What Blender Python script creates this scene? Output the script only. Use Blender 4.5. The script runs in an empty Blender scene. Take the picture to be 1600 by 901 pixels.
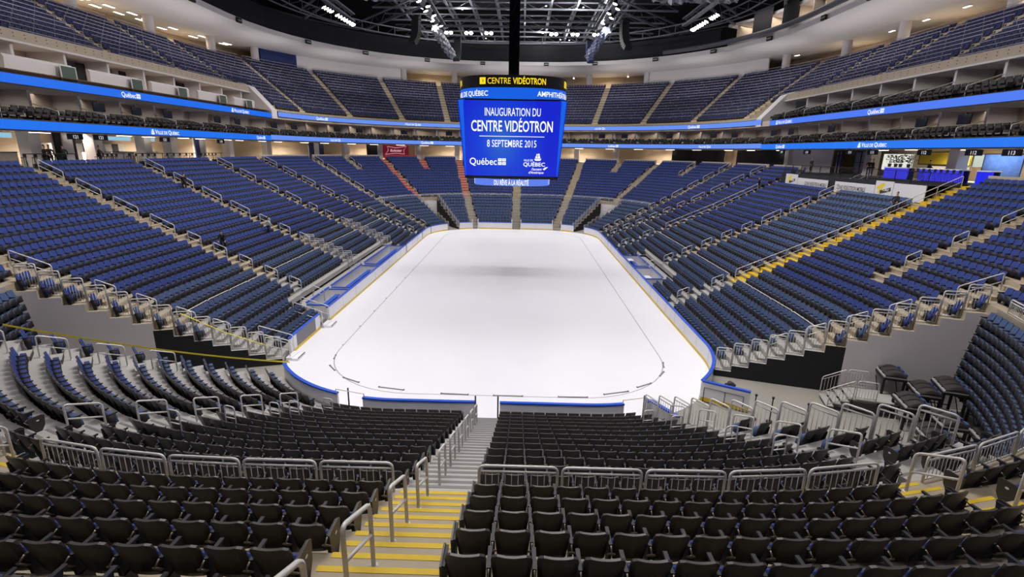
import bpy, math, random
import numpy as np
from mathutils import Vector, Matrix
random.seed(7)
C = bpy.context.scene.collection
SC = bpy.context.scene
PI = math.pi

# ------------------------------------------------------------------ camera
CAM_F, CAM_PITCH, CAM_YAW, CAM_ROLL = 773.4, 0.27044, -0.01599, 0.0183
CAM_POS = Vector((1.2407, -21.1124, 12.5368))
def cam_axes():
    cp, sp, cy, sy = math.cos(CAM_PITCH), math.sin(CAM_PITCH), math.cos(CAM_YAW), math.sin(CAM_YAW)
    fw = Vector((sy * cp, cy * cp, -sp)); r = Vector((cy, -sy, 0)); u = r.cross(fw)
    r2 = r * math.cos(CAM_ROLL) + u * math.sin(CAM_ROLL)
    return fw, r2, r2.cross(fw)
FW, RT, UP = cam_axes()
cd = bpy.data.cameras.new('camera'); cam = bpy.data.objects.new('camera', cd); C.objects.link(cam)
cd.sensor_fit = 'HORIZONTAL'; cd.sensor_width = 36.0; cd.lens = CAM_F / 1600 * 36.0; cd.clip_start = 0.05; cd.clip_end = 400
cam.matrix_world = Matrix(((RT.x, UP.x, -FW.x, CAM_POS.x), (RT.y, UP.y, -FW.y, CAM_POS.y), (RT.z, UP.z, -FW.z, CAM_POS.z), (0, 0, 0, 1)))
SC.camera = cam
def to_px(P):
    q = Vector(P) - CAM_POS; z = q.dot(FW)
    if z < 0.05: return None
    return 800 + CAM_F * q.dot(RT) / z, 450.5 - CAM_F * q.dot(UP) / z, z

# ------------------------------------------------------------------ world, exposure, main lamps
w = bpy.data.worlds.new('world'); SC.world = w; w.use_nodes = True
w.node_tree.nodes['Background'].inputs[0].default_value = (0.55, 0.6, 0.75, 1)
w.node_tree.nodes['Background'].inputs[1].default_value = 0.03
vs = SC.view_settings
vs.view_transform = 'Standard'; vs.look = 'None'; vs.gamma = 1.0; vs.exposure = 0.0; vs.use_curve_mapping = False
try:
    SC.cycles.use_denoising = True; SC.cycles.max_bounces = 6; SC.cycles.diffuse_bounces = 3
    SC.cycles.sample_clamp_indirect = 6.0; SC.cycles.caustics_reflective = False; SC.cycles.caustics_refractive = False
except Exception: pass
def area(name, loc, target, energy, sx, sy, col=(1, 0.97, 0.95), spread=160):
    l = bpy.data.lights.new(name, 'AREA'); l.shape = 'RECTANGLE'; l.size = sx; l.size_y = sy; l.energy = energy; l.color = col
    l.spread = math.radians(spread)
    o = bpy.data.objects.new(name, l); C.objects.link(o); o.location = loc
    o.rotation_euler = (Vector(target) - Vector(loc)).to_track_quat('-Z', 'Y').to_euler()
    return o
E_ICE, E_STAND, E_BANK, E_RING_FILL = 450, 1550, 450, 165
for sx in (-1, 1):
    for y in (4, 21, 38, 55):
        area('flood_light', (sx * 11.8, y, 29.4), (sx * 4.5, y + (3 if y < 20 else -3 if y > 40 else 0), 0), E_ICE, 1.2, 6.0, spread=75)
        area('stand_light', (sx * 10.5, y, 29.4), (sx * 27, y + (3 if y > 40 else 0), 6), E_STAND, 1.2, 7.0, col=(1, .96, .93), spread=100)
        area('bank_light', (sx * 26.5, y + 2, 31.0), (sx * 27, y + 2, 5), E_BANK, 1.5, 8.0, col=(1, .96, .93))
area('end_light', (0, 6, 29.5), (0, -12, 6), 2300, 20, 1.5, col=(1, .96, .93), spread=110)
area('end_light', (0, -15, 30), (0, -2, 0), 1100, 20, 1.5, col=(1, .96, .93), spread=110)  # added unseen lamp, brightens the backs of the near boards and seats
area('end_light', (0, 56, 29.5), (0, 74, 6), 2600, 20, 1.5, col=(1, .96, .93), spread=110)

# ------------------------------------------------------------------ materials
def lin(c): return tuple(((v / 255) / 12.92 if v / 255 <= .04045 else ((v / 255 + .055) / 1.055) ** 2.4) for v in c)
MATS = {}
def mat(name, rgb, rough=.6, metal=0., noise=0., nscale=6., emit=None, es=0., spec=.5, bump=0., coat=0.):
    if name in MATS: return MATS[name]
    m = bpy.data.materials.new(name); m.use_nodes = True; nt = m.node_tree; b = nt.nodes['Principled BSDF']
    col = lin(rgb)
    b.inputs['Base Color'].default_value = (*col, 1); b.inputs['Roughness'].default_value = rough; b.inputs['Metallic'].default_value = metal
    b.inputs['Specular IOR Level'].default_value = spec
    if noise or bump:
        tc = nt.nodes.new('ShaderNodeTexCoord'); nz = nt.nodes.new('ShaderNodeTexNoise'); nz.inputs['Scale'].default_value = nscale; nz.inputs['Detail'].default_value = 5
        nt.links.new(tc.outputs['Object'], nz.inputs['Vector'])
        if noise:
            mr = nt.nodes.new('ShaderNodeMapRange'); mr.inputs['To Min'].default_value = 1 - noise; mr.inputs['To Max'].default_value = 1 + noise
            nt.links.new(nz.outputs['Fac'], mr.inputs['Value'])
            mx = nt.nodes.new('ShaderNodeMix'); mx.data_type = 'RGBA'; mx.blend_type = 'MULTIPLY'; mx.inputs[0].default_value = 1
            mx.inputs[6].default_value = (*col, 1); nt.links.new(mr.outputs['Result'], mx.inputs[7]); nt.links.new(mx.outputs[2], b.inputs['Base Color'])
        if bump:
            bp = nt.nodes.new('ShaderNodeBump'); bp.inputs['Strength'].default_value = bump; bp.inputs['Distance'].default_value = .02
            nt.links.new(nz.outputs['Fac'], bp.inputs['Height']); nt.links.new(bp.outputs['Normal'], b.inputs['Normal'])
    if emit:
        b.inputs['Emission Color'].default_value = (*lin(emit), 1); b.inputs['Emission Strength'].default_value = es
    MATS[name] = m
    return m
M_ICE = mat('ice', (238, 237, 242), .35, noise=.03, nscale=.25)
M_FLOOR = mat('floor_concrete', (150, 146, 138), .6, noise=.12, nscale=.5)
M_CONC = mat('tier_concrete', (170, 157, 136), .75, noise=.14, nscale=2.)
M_ALU = mat('deck_aluminium', (172, 169, 166), .5, noise=.08, nscale=4.)
M_GREY = mat('tunnel_wall', (226, 219, 220), .8, noise=.06, nscale=.6)
M_DRAPE = mat('black_drape', (34, 33, 36), .9, noise=.2, nscale=3.)
M_STEEL = mat('galvanised_steel', (218, 215, 210), .4, metal=.1)
M_BLACK = mat('black_plastic', (60, 56, 54), .42, noise=.1, nscale=9., spec=.4)
M_RINGM = mat('cup_ring', (128, 120, 108), .35, metal=.4)
M_PAN = mat('pan_black', (36, 34, 36), .55, spec=.3)
M_BLKMET = mat('black_metal', (38, 38, 42), .5, metal=.3)
M_ARM = mat('arm_plastic', (36, 36, 42), .6)
M_ROYAL = mat('royal_fabric', (40, 60, 126), .85, noise=.08, nscale=20.)
M_SLATE = mat('slate_fabric', (64, 84, 124), .85, noise=.08, nscale=20.)
M_NAVY = mat('navy_fabric', (40, 54, 116), .8)
M_WHITE = mat('board_white', (236, 236, 240), .35)
M_BLUE = mat('board_blue', (28, 84, 205), .35)
M_YELLOW = mat('kick_yellow', (222, 190, 60), .5)
M_STRIPE = mat('nosing_yellow', (216, 182, 40), .7, noise=.15, nscale=5.)
M_WALLW = mat('white_paint', (205, 200, 200), .7, noise=.03, nscale=.5)
M_BEIGE = mat('suite_beige', (196, 180, 162), .8, noise=.05, nscale=1.)
M_WARM = mat('concourse_wall', (208, 188, 162), .8, noise=.08, nscale=.6)
M_DARK = mat('dark_ceiling', (24, 24, 28), .9)
M_TRUSS = mat('truss_grey', (120, 122, 130), .6)
M_CHAIR = mat('suite_chair_black', (44, 42, 42), .6)
M_RED = mat('red_paint', (196, 60, 50), .7, noise=.1, nscale=4.)
M_TAPE = mat('caution_tape', (226, 208, 60), .5)
M_LED = {}
def led(name, rgb, s=1.0):
    k = 'led_' + name
    if k in MATS: return MATS[k]
    m = mat(k, (5, 5, 8), .4, emit=rgb, es=s)
    return m
M_TXT = led('white', (250, 252, 255), 1.1)
M_TXTY = led('yellow', (250, 214, 30), 1.1)
M_LAMP = mat('lamp_lens', (255, 255, 255), .3, emit=(255, 250, 240), es=40)
M_STRIPL = mat('strip_lens', (255, 250, 240), .3, emit=(255, 244, 222), es=6)

# ------------------------------------------------------------------ mesh helpers
class MB:
    def __init__(s): s.v = []; s.f = []; s.m = []
    def quad(s, a, b, c, d, m=0):
        n = len(s.v); s.v += [tuple(a), tuple(b), tuple(c), tuple(d)]; s.f.append((n, n + 1, n + 2, n + 3)); s.m.append(m)
    def poly(s, pts, m=0):
        n = len(s.v); s.v += [tuple(p) for p in pts]; s.f.append(tuple(range(n, n + len(pts)))); s.m.append(m)
    def hexa(s, p, m=0, ms=None):
        # p: 8 points, bottom 0-3 ccw, top 4-7
        n = len(s.v); s.v += [tuple(q) for q in p]
        for i, f in enumerate(((3, 2, 1, 0), (4, 5, 6, 7), (0, 1, 5, 4), (1, 2, 6, 5), (2, 3, 7, 6), (3, 0, 4, 7))):
            s.f.append(tuple(n + k for k in f)); s.m.append(ms[i] if ms else m)
    def box(s, x0, x1, y0, y1, z0, z1, m=0, ms=None):
        s.hexa([(x0, y0, z0), (x1, y0, z0), (x1, y1, z0), (x0, y1, z0), (x0, y0, z1), (x1, y0, z1), (x1, y1, z1), (x0, y1, z1)], m, ms)
    def obox(s, c, ax, ay, az, m=0):
        c, ax, ay, az = map(Vector, (c, ax, ay, az))
        s.hexa([c - ax - ay - az, c + ax - ay - az, c + ax + ay - az, c - ax + ay - az, c - ax - ay + az, c + ax - ay + az, c + ax + ay + az, c - ax + ay + az], m)
    def tube(s, pts, r, n=6, m=0, closed=False, cap=True):
        pts = [Vector(p) for p in pts]; K = len(pts); base = len(s.v); prev = None
        for i, p in enumerate(pts):
            if closed: t = pts[(i + 1) % K] - pts[i - 1]
            else: t = pts[min(i + 1, K - 1)] - pts[max(i - 1, 0)]
            t.normalize()
            ref = prev if prev is not None else (Vector((0, 0, 1)) if abs(t.z) < .9 else Vector((1, 0, 0)))
            a = (ref - t * ref.dot(t))
            if a.length < 1e-6: a = t.orthogonal()
            a.normalize(); prev = a; b = t.cross(a); rr = r[i] if isinstance(r, (list, tuple)) else r
            for k in range(n):
                an = 2 * PI * k / n; s.v.append(tuple(p + (a * math.cos(an) + b * math.sin(an)) * rr))
        for i in range(K if closed else K - 1):
            j = (i + 1) % K
            for k in range(n):
                k2 = (k + 1) % n; s.f.append((base + i * n + k, base + i * n + k2, base + j * n + k2, base + j * n + k)); s.m.append(m)
        if cap and not closed:
            s.f.append(tuple(base + k for k in reversed(range(n)))); s.m.append(m)
            s.f.append(tuple(base + (K - 1) * n + k for k in range(n))); s.m.append(m)
    def cyl(s, a, b, r, n=10, m=0): s.tube([a, b], r, n, m)
    def grid(s, P, m=0, flip=False):
        R, Q = len(P), len(P[0]); b = len(s.v)
        for row in P: s.v += [tuple(q) for q in row]
        for i in range(R - 1):
            for j in range(Q - 1):
                f = (b + i * Q + j, b + i * Q + j + 1, b + (i + 1) * Q + j + 1, b + (i + 1) * Q + j)
                s.f.append(f[::-1] if flip else f); s.m.append(m)
    def mesh(s, name, mats, smooth=False):
        me = bpy.data.meshes.new(name); me.from_pydata(s.v, [], s.f)
        for mm in (mats if isinstance(mats, (list, tuple)) else [mats]): me.materials.append(mm)
        if len(me.materials) > 1: me.polygons.foreach_set('material_index', s.m)
        if smooth: me.polygons.foreach_set('use_smooth', [True] * len(me.polygons))
        me.update(); return me
    def build(s, name, mats, parent=None, smooth=False, loc=None, rz=None):
        return link(name, s.mesh(name, mats, smooth), parent, loc, rz)
def link(name, me, parent=None, loc=None, rz=None):
    o = bpy.data.objects.new(name, me); C.objects.link(o)
    if parent is not None: o.parent = parent
    if loc is not None: o.location = loc
    if rz is not None: o.rotation_euler = (0, 0, rz)
    return o
def tag(o, label=None, cat=None, group=None, kind=None):
    if label: o['label'] = label
    if cat: o['category'] = cat
    if group: o['group'] = group
    if kind: o['kind'] = kind
    return o
def empty(name, loc=(0, 0, 0), rz=0.):
    o = bpy.data.objects.new(name, None); C.objects.link(o); o.location = loc; o.rotation_euler = (0, 0, rz); o.empty_display_size = .2
    return o
def struct(o, label=None, cat=None): return tag(o, label, cat, kind='structure')
ORD = ['first', 'second', 'third', 'fourth', 'fifth', 'sixth', 'seventh', 'eighth', 'ninth', 'tenth', 'eleventh', 'twelfth', 'thirteenth', 'fourteenth', 'fifteenth', 'sixteenth', 'seventeenth', 'eighteenth', 'nineteenth', 'twentieth']
def nth(i):
    if i < 20: return ORD[i]
    t = ['twenty', 'thirty', 'forty', 'fifty'][(i + 1) // 10 - 2]; r = (i + 1) % 10
    return {'twenty': 'twentieth', 'thirty': 'thirtieth', 'forty': 'fortieth', 'fifty': 'fiftieth'}[t] if r == 0 else t + '-' + ORD[r - 1]

# ------------------------------------------------------------------ the bowl's frame: a rounded rectangle round the ice, and distances d outwards from its boards
HW, LEN, RAD = 13.0, 61.0, 8.5
FX = HW - RAD
def arcl(d): return (RAD + d) * PI / 2
def seglen(d): return [FX, arcl(d), LEN - 2 * RAD, arcl(d), FX]
def half_len(d): return sum(seglen(d))
def at_u(side, u, d):
    """(x, y, nx, ny) at parameter u (0 near middle .. 5 far middle) on one side, d metres outside the boards"""
    u = min(max(u, -1.), 6.); k = min(max(int(math.floor(u)), 0), 4); t = u - k; R = RAD + d
    if k == 0: x, y, nx, ny = t * FX, -d, 0, -1
    elif k == 1: a = (1 - t) * PI / 2; nx, ny = math.cos(a), -math.sin(a); x, y = FX + R * nx, RAD + R * ny
    elif k == 2: x, y, nx, ny = HW + d, RAD + t * (LEN - 2 * RAD), 1, 0
    elif k == 3: a = t * PI / 2; nx, ny = math.cos(a), math.sin(a); x, y = FX + R * nx, LEN - RAD + R * ny
    else: x, y, nx, ny = FX * (1 - t), LEN + d, 0, 1
    return side * x, y, side * nx, ny
def u2s(u, d):
    L = seglen(d); k = min(max(int(math.floor(u)), 0), 4); return sum(L[:k]) + (u - k) * L[k]
def s2u(s, d):
    L = seglen(d)
    for k in range(5):
        if s <= L[k] or k == 4: return k + s / L[k]
        s -= L[k]
def P3(side, u, d, z):
    x, y, _, _ = at_u(side, u, d); return Vector((x, y, z))
def facing(side, u, d=1.):
    """rotation that turns local +Y to the ice"""
    _, _, nx, ny = at_u(side, u, d); return math.atan2(nx, -ny)
def usteps(u0, u1, n=10):
    out = [u0]
    for k in range(6):
        for i in range(n if k in (1, 3) else 1):
            v = k + i / n
            if u0 + 1e-4 < v < u1 - 1e-4: out.append(v)
    return sorted(out + [u1])
def sweep(mb, side, u0, u1, prof, m=0, closed=False, cap=False, n=10):
    us = usteps(u0, u1, n); pr = list(prof) + ([prof[0]] if closed else [])
    rows = [[P3(side, u, d, z) for d, z in pr] for u in us]
    if isinstance(m, list):
        for i in range(len(us) - 1):
            for j in range(len(pr) - 1):
                q = (rows[i][j], rows[i][j + 1], rows[i + 1][j + 1], rows[i + 1][j])
                mb.quad(*(q if side > 0 else q[::-1]), m=m[j])
    else: mb.grid(rows, m, flip=side < 0)
    if cap:
        mb.poly(rows[0][:len(prof)], m if not isinstance(m, list) else m[0]); mb.poly(rows[-1][:len(prof)], m if not isinstance(m, list) else m[0])

# seating rows: (d of the seat backs, floor height)
LOW = [(.9 + .89 * k, .35 + .375 * k) for k in range(13)]
UPR = [(13.0 + .87 * j, 5.65 + .43 * j) for j in range(12)]
ROWS = LOW + UPR
FRONT = [d - .70 for d, z in LOW] + [12.3] + [d - .70 for d, z in UPR[1:]] + [UPR[-1][0] + .45]
# along the sides and the far end the rows run on without the wide tread of the near stand
ROWS_S = ROWS[:6] + [(LOW[5][0] + .956 * (i - 5), LOW[5][1] + .428 * (i - 5)) for i in range(6, 13)] + UPR
FRONT_S = [d - .70 for d, z in ROWS_S] + [FRONT[-1]]
def RW(u, i): return ROWS[i] if u < 1.75 else ROWS_S[i]
def FR(u, i): return FRONT[i] if u < 1.75 else FRONT_S[i]
def floor_z(d):
    z = 0
    for i, (dd, zz) in enumerate(ROWS):
        if d >= FRONT[i] - 1e-6: z = zz
    return z
def ang1(a): return 1 + (90 - a) / 90
def ang3(a): return 3 + a / 90
def sideY(y): return 2 + (y - 8.5) / 44
# aisles: (u, smallest d, largest d, look)
AISLES = {-1: [(ang1(67.8), 0, 12.2, 'corner'), (ang1(75.3), 12.2, 30, 'cornerup'), (ang1(38.8), 5.5, 12, 'inner'), (ang1(11.5), 0, 30, 'end'), (sideY(16.4), 0, 30, 'side'), (sideY(27.3), 0, 30, 'bench'), (sideY(39), 0, 30, 'bench'), (sideY(50), 0, 30, 'side'),
               (ang3(20), 0, 30, 'side'), (ang3(34), 18.6, 30, 'short'), (ang3(48), 9.4, 30, 'red'), (ang3(62.5), 18.6, 30, 'redshort'), (ang3(76.6), 0, 30, 'red')],
          1: [(ang1(71.3), 0, 12.2, 'corner'), (ang1(75.9), 12.2, 30, 'cornerup'), (ang1(12.3), 0, 30, 'end'), (sideY(9.9), 10.8, 30, 'partial'), (sideY(18.2), 0, 30, 'yellow'), (sideY(29.3), 0, 30, 'side'), (sideY(42.5), 0, 30, 'long'), (sideY(51), 0, 30, 'side'),
              (ang3(15.2), 0, 30, 'side'), (ang3(30), 18.6, 30, 'short'), (ang3(45), 9.4, 30, 'far'), (ang3(59.2), 18.6, 30, 'short'), (ang3(73.8), 0, 30, 'far')]}
TUN_NEAR = {-1: (ang1(34), ang1(16.8)), 1: (ang1(60), ang1(16.8))}
def tun0(side, d): return ang1(34) if side < 0 else ang1(min(72, 71.0 - .82 * d))
TUN_FAR = {-1: (ang3(47), ang3(58.5)), 1: (ang3(39.5), ang3(53.4))}
FAR_K = 9
BENCH = {-1: (sideY(13.6), sideY(39.2)), 1: (sideY(24), sideY(36))}
HALF_AISLE = .6
C_NEAR = {-1: 1.22, 1: .42}; C_FAR = {-1: .3, 1: 1.0}
def blocks(side, i, near):
    """seat blocks of row i in the near stand or round the rest: list of (s0, s1, look of the aisle before, look after)"""
    d = (ROWS if near else ROWS_S)[i][0]; S = half_len(d)
    cuts = [(-9, C_NEAR[side], 'centre'), (S - C_FAR[side], S + 9, 'far_centre')]
    for u, d0, d1, look in AISLES[side]:
        if d0 <= d <= d1:
            s = u2s(u, d); h = .5 if look == 'inner' else .85 if look == 'yellow' else HALF_AISLE; cuts.append((s - h, s + h, look))
    if i < 13:
        cuts.append((u2s(tun0(side, d), d), S + 9, 'tunnel') if near else (-9, u2s(TUN_NEAR[side][1], d), 'tunnel'))
        if i <= FAR_K: a, b = TUN_FAR[side]; cuts.append((u2s(a, d), u2s(b, d), 'far_tunnel'))
        if i < 3: a, b = BENCH[side]; cuts.append((u2s(a, d), u2s(b, d), 'bench_box'))
    elif not near: return []
    cuts.sort(); out = []; edge, en = cuts[0][1], cuts[0][2]
    for b0, b1, bn in cuts[1:]:
        if b0 - edge > .5: out.append((edge, b0, en, bn))
        if b1 > edge: edge, en = b1, bn
    return out
# ================================================================== SETTING
mb = MB(); mb.quad((-75, -40, -.03), (75, -40, -.03), (75, 110, -.03), (-75, 110, -.03)); struct(mb.build('floor', M_FLOOR), 'grey concrete arena floor around the ice', 'floor')
mb = MB(); ring = []
for side, rng in ((1, usteps(0, 5, 12)), (-1, usteps(0, 5, 12)[::-1])):
    for u in rng:
        x, y, _, _ = at_u(side, u, 0); ring.append((x, y, 0.0))
mb.poly(ring); struct(mb.build('floor_ice', M_ICE), 'white ice sheet without markings', 'ice')
# thin grey groove round the ice
M_GROOVE = mat('groove_grey', (168, 166, 172), .6)
mb = MB()
for side in (-1, 1): sweep(mb, side, 0, 5, [(-2.72, .004), (-2.66, .004)], n=12)
struct(mb.build('trim_1', M_GROOVE), 'thin grey groove running round the ice', 'groove')

def stair_profile(i0, i1, u):
    pr = [(FR(u, i0), RW(u, i0 - 1)[1] if i0 else 0)]
    for i in range(i0, i1 + 1): pr += [(FR(u, i), RW(u, i)[1]), (FR(u, i + 1), RW(u, i)[1])]
    return pr
def tier(side, u0, u1, i0, i1, m, mb): sweep(mb, side, u0, u1, stair_profile(i0, i1, u1 if i1 < 13 else 0), m)
SIDE_ALU = 5
mbA, mbC = MB(), MB()
for side in (-1, 1):
    t0, t1 = TUN_NEAR[side]; f0, f1 = TUN_FAR[side]; b0, b1 = BENCH[side]
    for i in range(13): tier(side, 0, tun0(side, ROWS[i][0]), i, i, 0, mbA)
    tier(side, t1, b0, 0, SIDE_ALU, 0, mbA); tier(side, b0, b1, 3, SIDE_ALU, 0, mbA); tier(side, b1, 3, 0, SIDE_ALU, 0, mbA)
    sweep(mbA, side, b0, b1, [(1.83, 0), (1.83, .92), (FRONT[3], .92)], 0); tier(side, t1, 3, SIDE_ALU + 1, 12, 0, mbC)
    tier(side, 3, f0, 0, FAR_K, 0, mbC); tier(side, f1, 5, 0, FAR_K, 0, mbC); tier(side, 3, 5, FAR_K + 1, 12, 0, mbC)
    tier(side, 0, 5, 13, 24, 0, mbC)
struct(mbA.build('floor_decks', M_ALU), 'pale aluminium tiers of the lower stands', 'stand')
struct(mbC.build('floor_tiers', M_CONC), 'beige concrete tiers of the lower bowl', 'stand')
# cheeks of the tunnels
mbG, mbD = MB(), MB()
def cheek(side, uu, i0, i1, mbx, out):
    for i in range(i0, i1 + 1):
        u = uu if uu else tun0(side, ROWS[i][0])
        a, b = FR(u, i), FR(u, i + 1); z = RW(u, i)[1]
        q = [P3(side, u, a, 0), P3(side, u, b, 0), P3(side, u, b, z), P3(side, u, a, z)]
        (mbD if i <= 6 else mbx).poly(q if out else q[::-1])
for side in (-1, 1):
    cheek(side, None, 0, 12, mbD, True); cheek(side, TUN_NEAR[side][1], 0, 12, mbG, False)
    sweep(mbG, side, TUN_NEAR[side][0], TUN_NEAR[side][1], [(12.3, 0), (12.3, 5.65)])
    for k in (0, 1):
        u = TUN_FAR[side][k]
        for i in range(FAR_K + 1): mbD.quad(P3(side, u, FR(u, i), 0), P3(side, u, FR(u, i + 1), 0), P3(side, u, FR(u, i + 1), RW(u, i)[1]), P3(side, u, FR(u, i), RW(u, i)[1]))
    sweep(mbG, side, TUN_FAR[side][0], TUN_FAR[side][1], [(FRONT_S[10], 0), (FRONT_S[10], ROWS_S[10][1])])
struct(mbG.build('wall_tunnels', M_GREY), 'plain grey concrete walls of the corner tunnels', 'wall')
struct(mbD.build('wall_drapes', M_DRAPE), 'black drapes hung on the sides of the movable stands', 'wall')
# steps of the aisles, two to each row
STEP = {'c': M_CONC, 'a': M_ALU}
def aisle_steps(side, u, half, i0, i1, look, shift=None):
    base, nose = MB(), MB()
    for i in range(i0, i1 + 1):
        d1 = FR(u, i + 1); z0 = RW(u, i)[1]; z1 = RW(u, i + 1)[1] if i + 1 < len(ROWS) else z0 + .3; run = (d1 - FR(u, i)) / 2
        for d_a, d_b, zz, zt in ((d1 - run, d1, z0, z0 + (z1 - z0) / 2), (FR(u, i), d1 - run, None, z0)):
            if shift is None:
                xa, ya, nx, ny = at_u(side, u, d_a); xb, yb, _, _ = at_u(side, u, d_b); T = Vector((-ny, nx, 0))
                A, B = Vector((xa, ya, 0)), Vector((xb, yb, 0))
            else: A, B = Vector((shift, -d_a if u < 1 else LEN + d_a, 0)), Vector((shift, -d_b if u < 1 else LEN + d_b, 0)); T = Vector((1, 0, 0))
            h = T * half
            up = lambda p, z: Vector((p.x, p.y, z))
            if zz is not None: base.hexa([up(A - h, zz - .01), up(A + h, zz - .01), up(B + h, zz - .01), up(B - h, zz - .01), up(A - h, zt), up(A + h, zt), up(B + h, zt), up(B - h, zt)])
            D = (B - A).normalized()
            a2, b2 = A - D * .012, A + D * (run - .02 if look == 'full' else .078 if look in ('yellow', 'nosed') else .075); h2 = h * .97
            nose.hexa([up(a2 - h2, zt - .03), up(a2 + h2, zt - .03), up(b2 + h2, zt - .03), up(b2 - h2, zt - .03), up(a2 - h2, zt + .006), up(a2 + h2, zt + .006), up(b2 + h2, zt + .006), up(b2 - h2, zt + .006)])
    return base, nose
M_NOSE = mat('nosing_sand', (150, 134, 110), .8); M_NOSEA = mat('nosing_alu', (116, 114, 114), .5)
n_st = 0
def put_aisle(side, u, half, look, d0, d1, shift=None):
    global n_st
    if look == 'inner': return
    iA = [i for i in range(25) if d0 <= RW(u, i)[0] <= d1]
    i0, i1 = iA[0], iA[-1]
    lim = 12 if u < 1.7 else SIDE_ALU if u < 3 else 9 if look in ('red', 'far') and d0 < 5 else -1
    for a, b, mt in ((i0, min(i1, lim), 'a'), (max(i0, lim + 1), i1, 'c')):
        if b < a: continue
        nose = M_NOSEA if mt == 'a' else (M_STRIPE if look in ('yellow', 'cornerup', 'nosed') else M_RED if 'red' in look else M_NOSE)
        bs, ns = aisle_steps(side, u, half, a, b, 'full' if mt == 'c' and look == 'yellow' else 'yellow' if mt == 'c' and look in ('cornerup', 'nosed') else look, shift)
        n_st += 1
        o = struct(bs.build('trim_%d' % (n_st + 1), M_STRIPE if look == 'yellow' and mt == 'c' else STEP[mt] if 'red' not in look or mt == 'a' else M_RED), 'half steps of an aisle', 'steps')
        struct(ns.build('nosing', nose, o))
for side in (-1, 1):
    for u, d0, d1, look in AISLES[side]:
        b = BENCH[side]
        put_aisle(side, u, .83 if look == 'yellow' else HALF_AISLE - .03, look, max(d0, 3.0 if b[0] < u < b[1] else 0), d1)
put_aisle(1, 0, .78, 'nosed', 0, 30, shift=-.4)
put_aisle(1, 5, .62, 'far', 0, 30, shift=.35)
# black and yellow edge where the movable decks meet the concrete
def hazard(c, t, half):
    m = MB(); k = 14
    for i in range(k):
        a = -half + 2 * half * i / k; b = a + 2 * half / k; A, B = c + t * a, c + t * b; nrm = Vector((-t.y, t.x, 0)) * .07
        m.poly([A - nrm, B - nrm, B + nrm + t * .05, A + nrm + t * .05], i % 2)
    return m
for side, u, sh in ((1, 0, -.4), (-1, AISLES[-1][1][0], None), (1, AISLES[1][1][0], None)):
    x, y, nx, ny = at_u(side, u, 12.2)
    if sh is not None: x = sh
    hz = hazard(Vector((x, y, 4.862)), Vector((-ny, nx, 0)), .78 if sh is not None else .58)
    n_st += 1; struct(hz.build('trim_%d' % (n_st + 1), [M_STRIPE, M_BLACK]), 'black and yellow striped edge across an aisle', 'edge strip')

# ---------------------------------------------------------------- concourse, suites and upper deck
D_RIB = 21.95
Z_C = 10.62                      # concourse floor
def ring_struct(name, prof, mt, u0=1.0, u1=5.0, closed=False, label=None, cat='wall', sides=(-1, 1), n=12, cap=False):
    m = MB()
    for s in sides: sweep(m, s, u0, u1, prof, 0, closed, n=n, cap=cap)
    return struct(m.build(name, mt), label, cat)
ring_struct('floor_concourse', [(23.0, ROWS[24][1] + .05), (23.02, Z_C), (31.5, Z_C)], M_FLOOR, 0.0, label='concourse floor behind the lower bowl', cat='floor')
ring_struct('wall_concourse', [(31.5, Z_C), (31.5, 13.4)], M_WARM, label='warm beige back wall of the concourse')
ring_struct('ceiling_concourse', [(22.0, 13.4), (31.5, 13.42)], M_WALLW, label='pale ceiling of the concourse', cat='ceiling')
ring_struct('trim_40', [(22.2, 13.3), (22.12, 13.3), (22.12, 14.12), (22.25, 14.16), (31, 14.16)], M_BEIGE, label='slab edge behind the lower light ribbon', cat='slab')
# suite terrace of three shallow steps
ring_struct('floor_suites', [(22.25, 14.17), (23.4, 14.17), (23.4, 14.4), (29, 14.4)], M_DRAPE, label='dark terrace of the suites', cat='floor')
ring_struct('wall_suites', [(27.0, 14.4), (27.0, 16.5)], M_BEIGE, label='beige back wall of the suites')
ring_struct('ceiling_suites', [(22.1, 16.5), (28.4, 16.5)], M_WALLW, label='pale ceiling of the suites', cat='ceiling')
US_END = 3.02                    # the side suites with a second tier stop here
ring_struct('trim_41', [(22.2, 16.48), (22.12, 16.48), (22.12, 17.2), (22.25, 17.25), (29, 17.25)], M_BEIGE, 1.0, US_END, label='slab edge behind the upper side ribbons', cat='slab')
ring_struct('trim_42', [(22.2, 16.48), (22.12, 16.48), (22.12, 17.6), (22.2, 17.62)], M_BEIGE, US_END + .03, 5.0, label='slab edge behind the upper end ribbon', cat='slab')
ring_struct('wall_gallery', [(28.5, 17.2), (28.5, 19.95)], M_BEIGE, 1.0, US_END, label='back wall of the upper side suites')
ring_struct('ceiling_gallery', [(25.0, 19.95), (28.6, 19.95)], M_WALLW, 1.0, US_END, label='pale underside of the upper deck', cat='ceiling')
ring_struct('floor_gallery', [(22.25, 17.26), (23.4, 17.26), (23.4, 17.55), (24.3, 17.55), (24.3, 17.85), (28.6, 17.85)], M_DRAPE, 1.0, US_END, label='dark terrace of the upper side suites', cat='floor', sides=(1,))
UD = [(22.95 + .8 * i, 17.9 + .56 * i) for i in range(15)]
def ud_prof(i0, i1):
    pr = []
    for i in range(i0, i1 + 1):
        d, z = UD[i]; pr += [(d - .62, z), (d + .18, z)]
    return pr
ring_struct('floor_upper_deck', [(22.2, 17.62)] + ud_prof(0, 14) + [(40, UD[14][1])], M_CONC, US_END, 5.0, label='concrete tiers of the upper deck at the far end', cat='stand')
ring_struct('floor_upper_side', [(25.05, 20.0)] + ud_prof(4, 14) + [(40, UD[14][1])], M_CONC, 1.4, US_END, label='concrete tiers of the upper deck along the sides', cat='stand')
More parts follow.
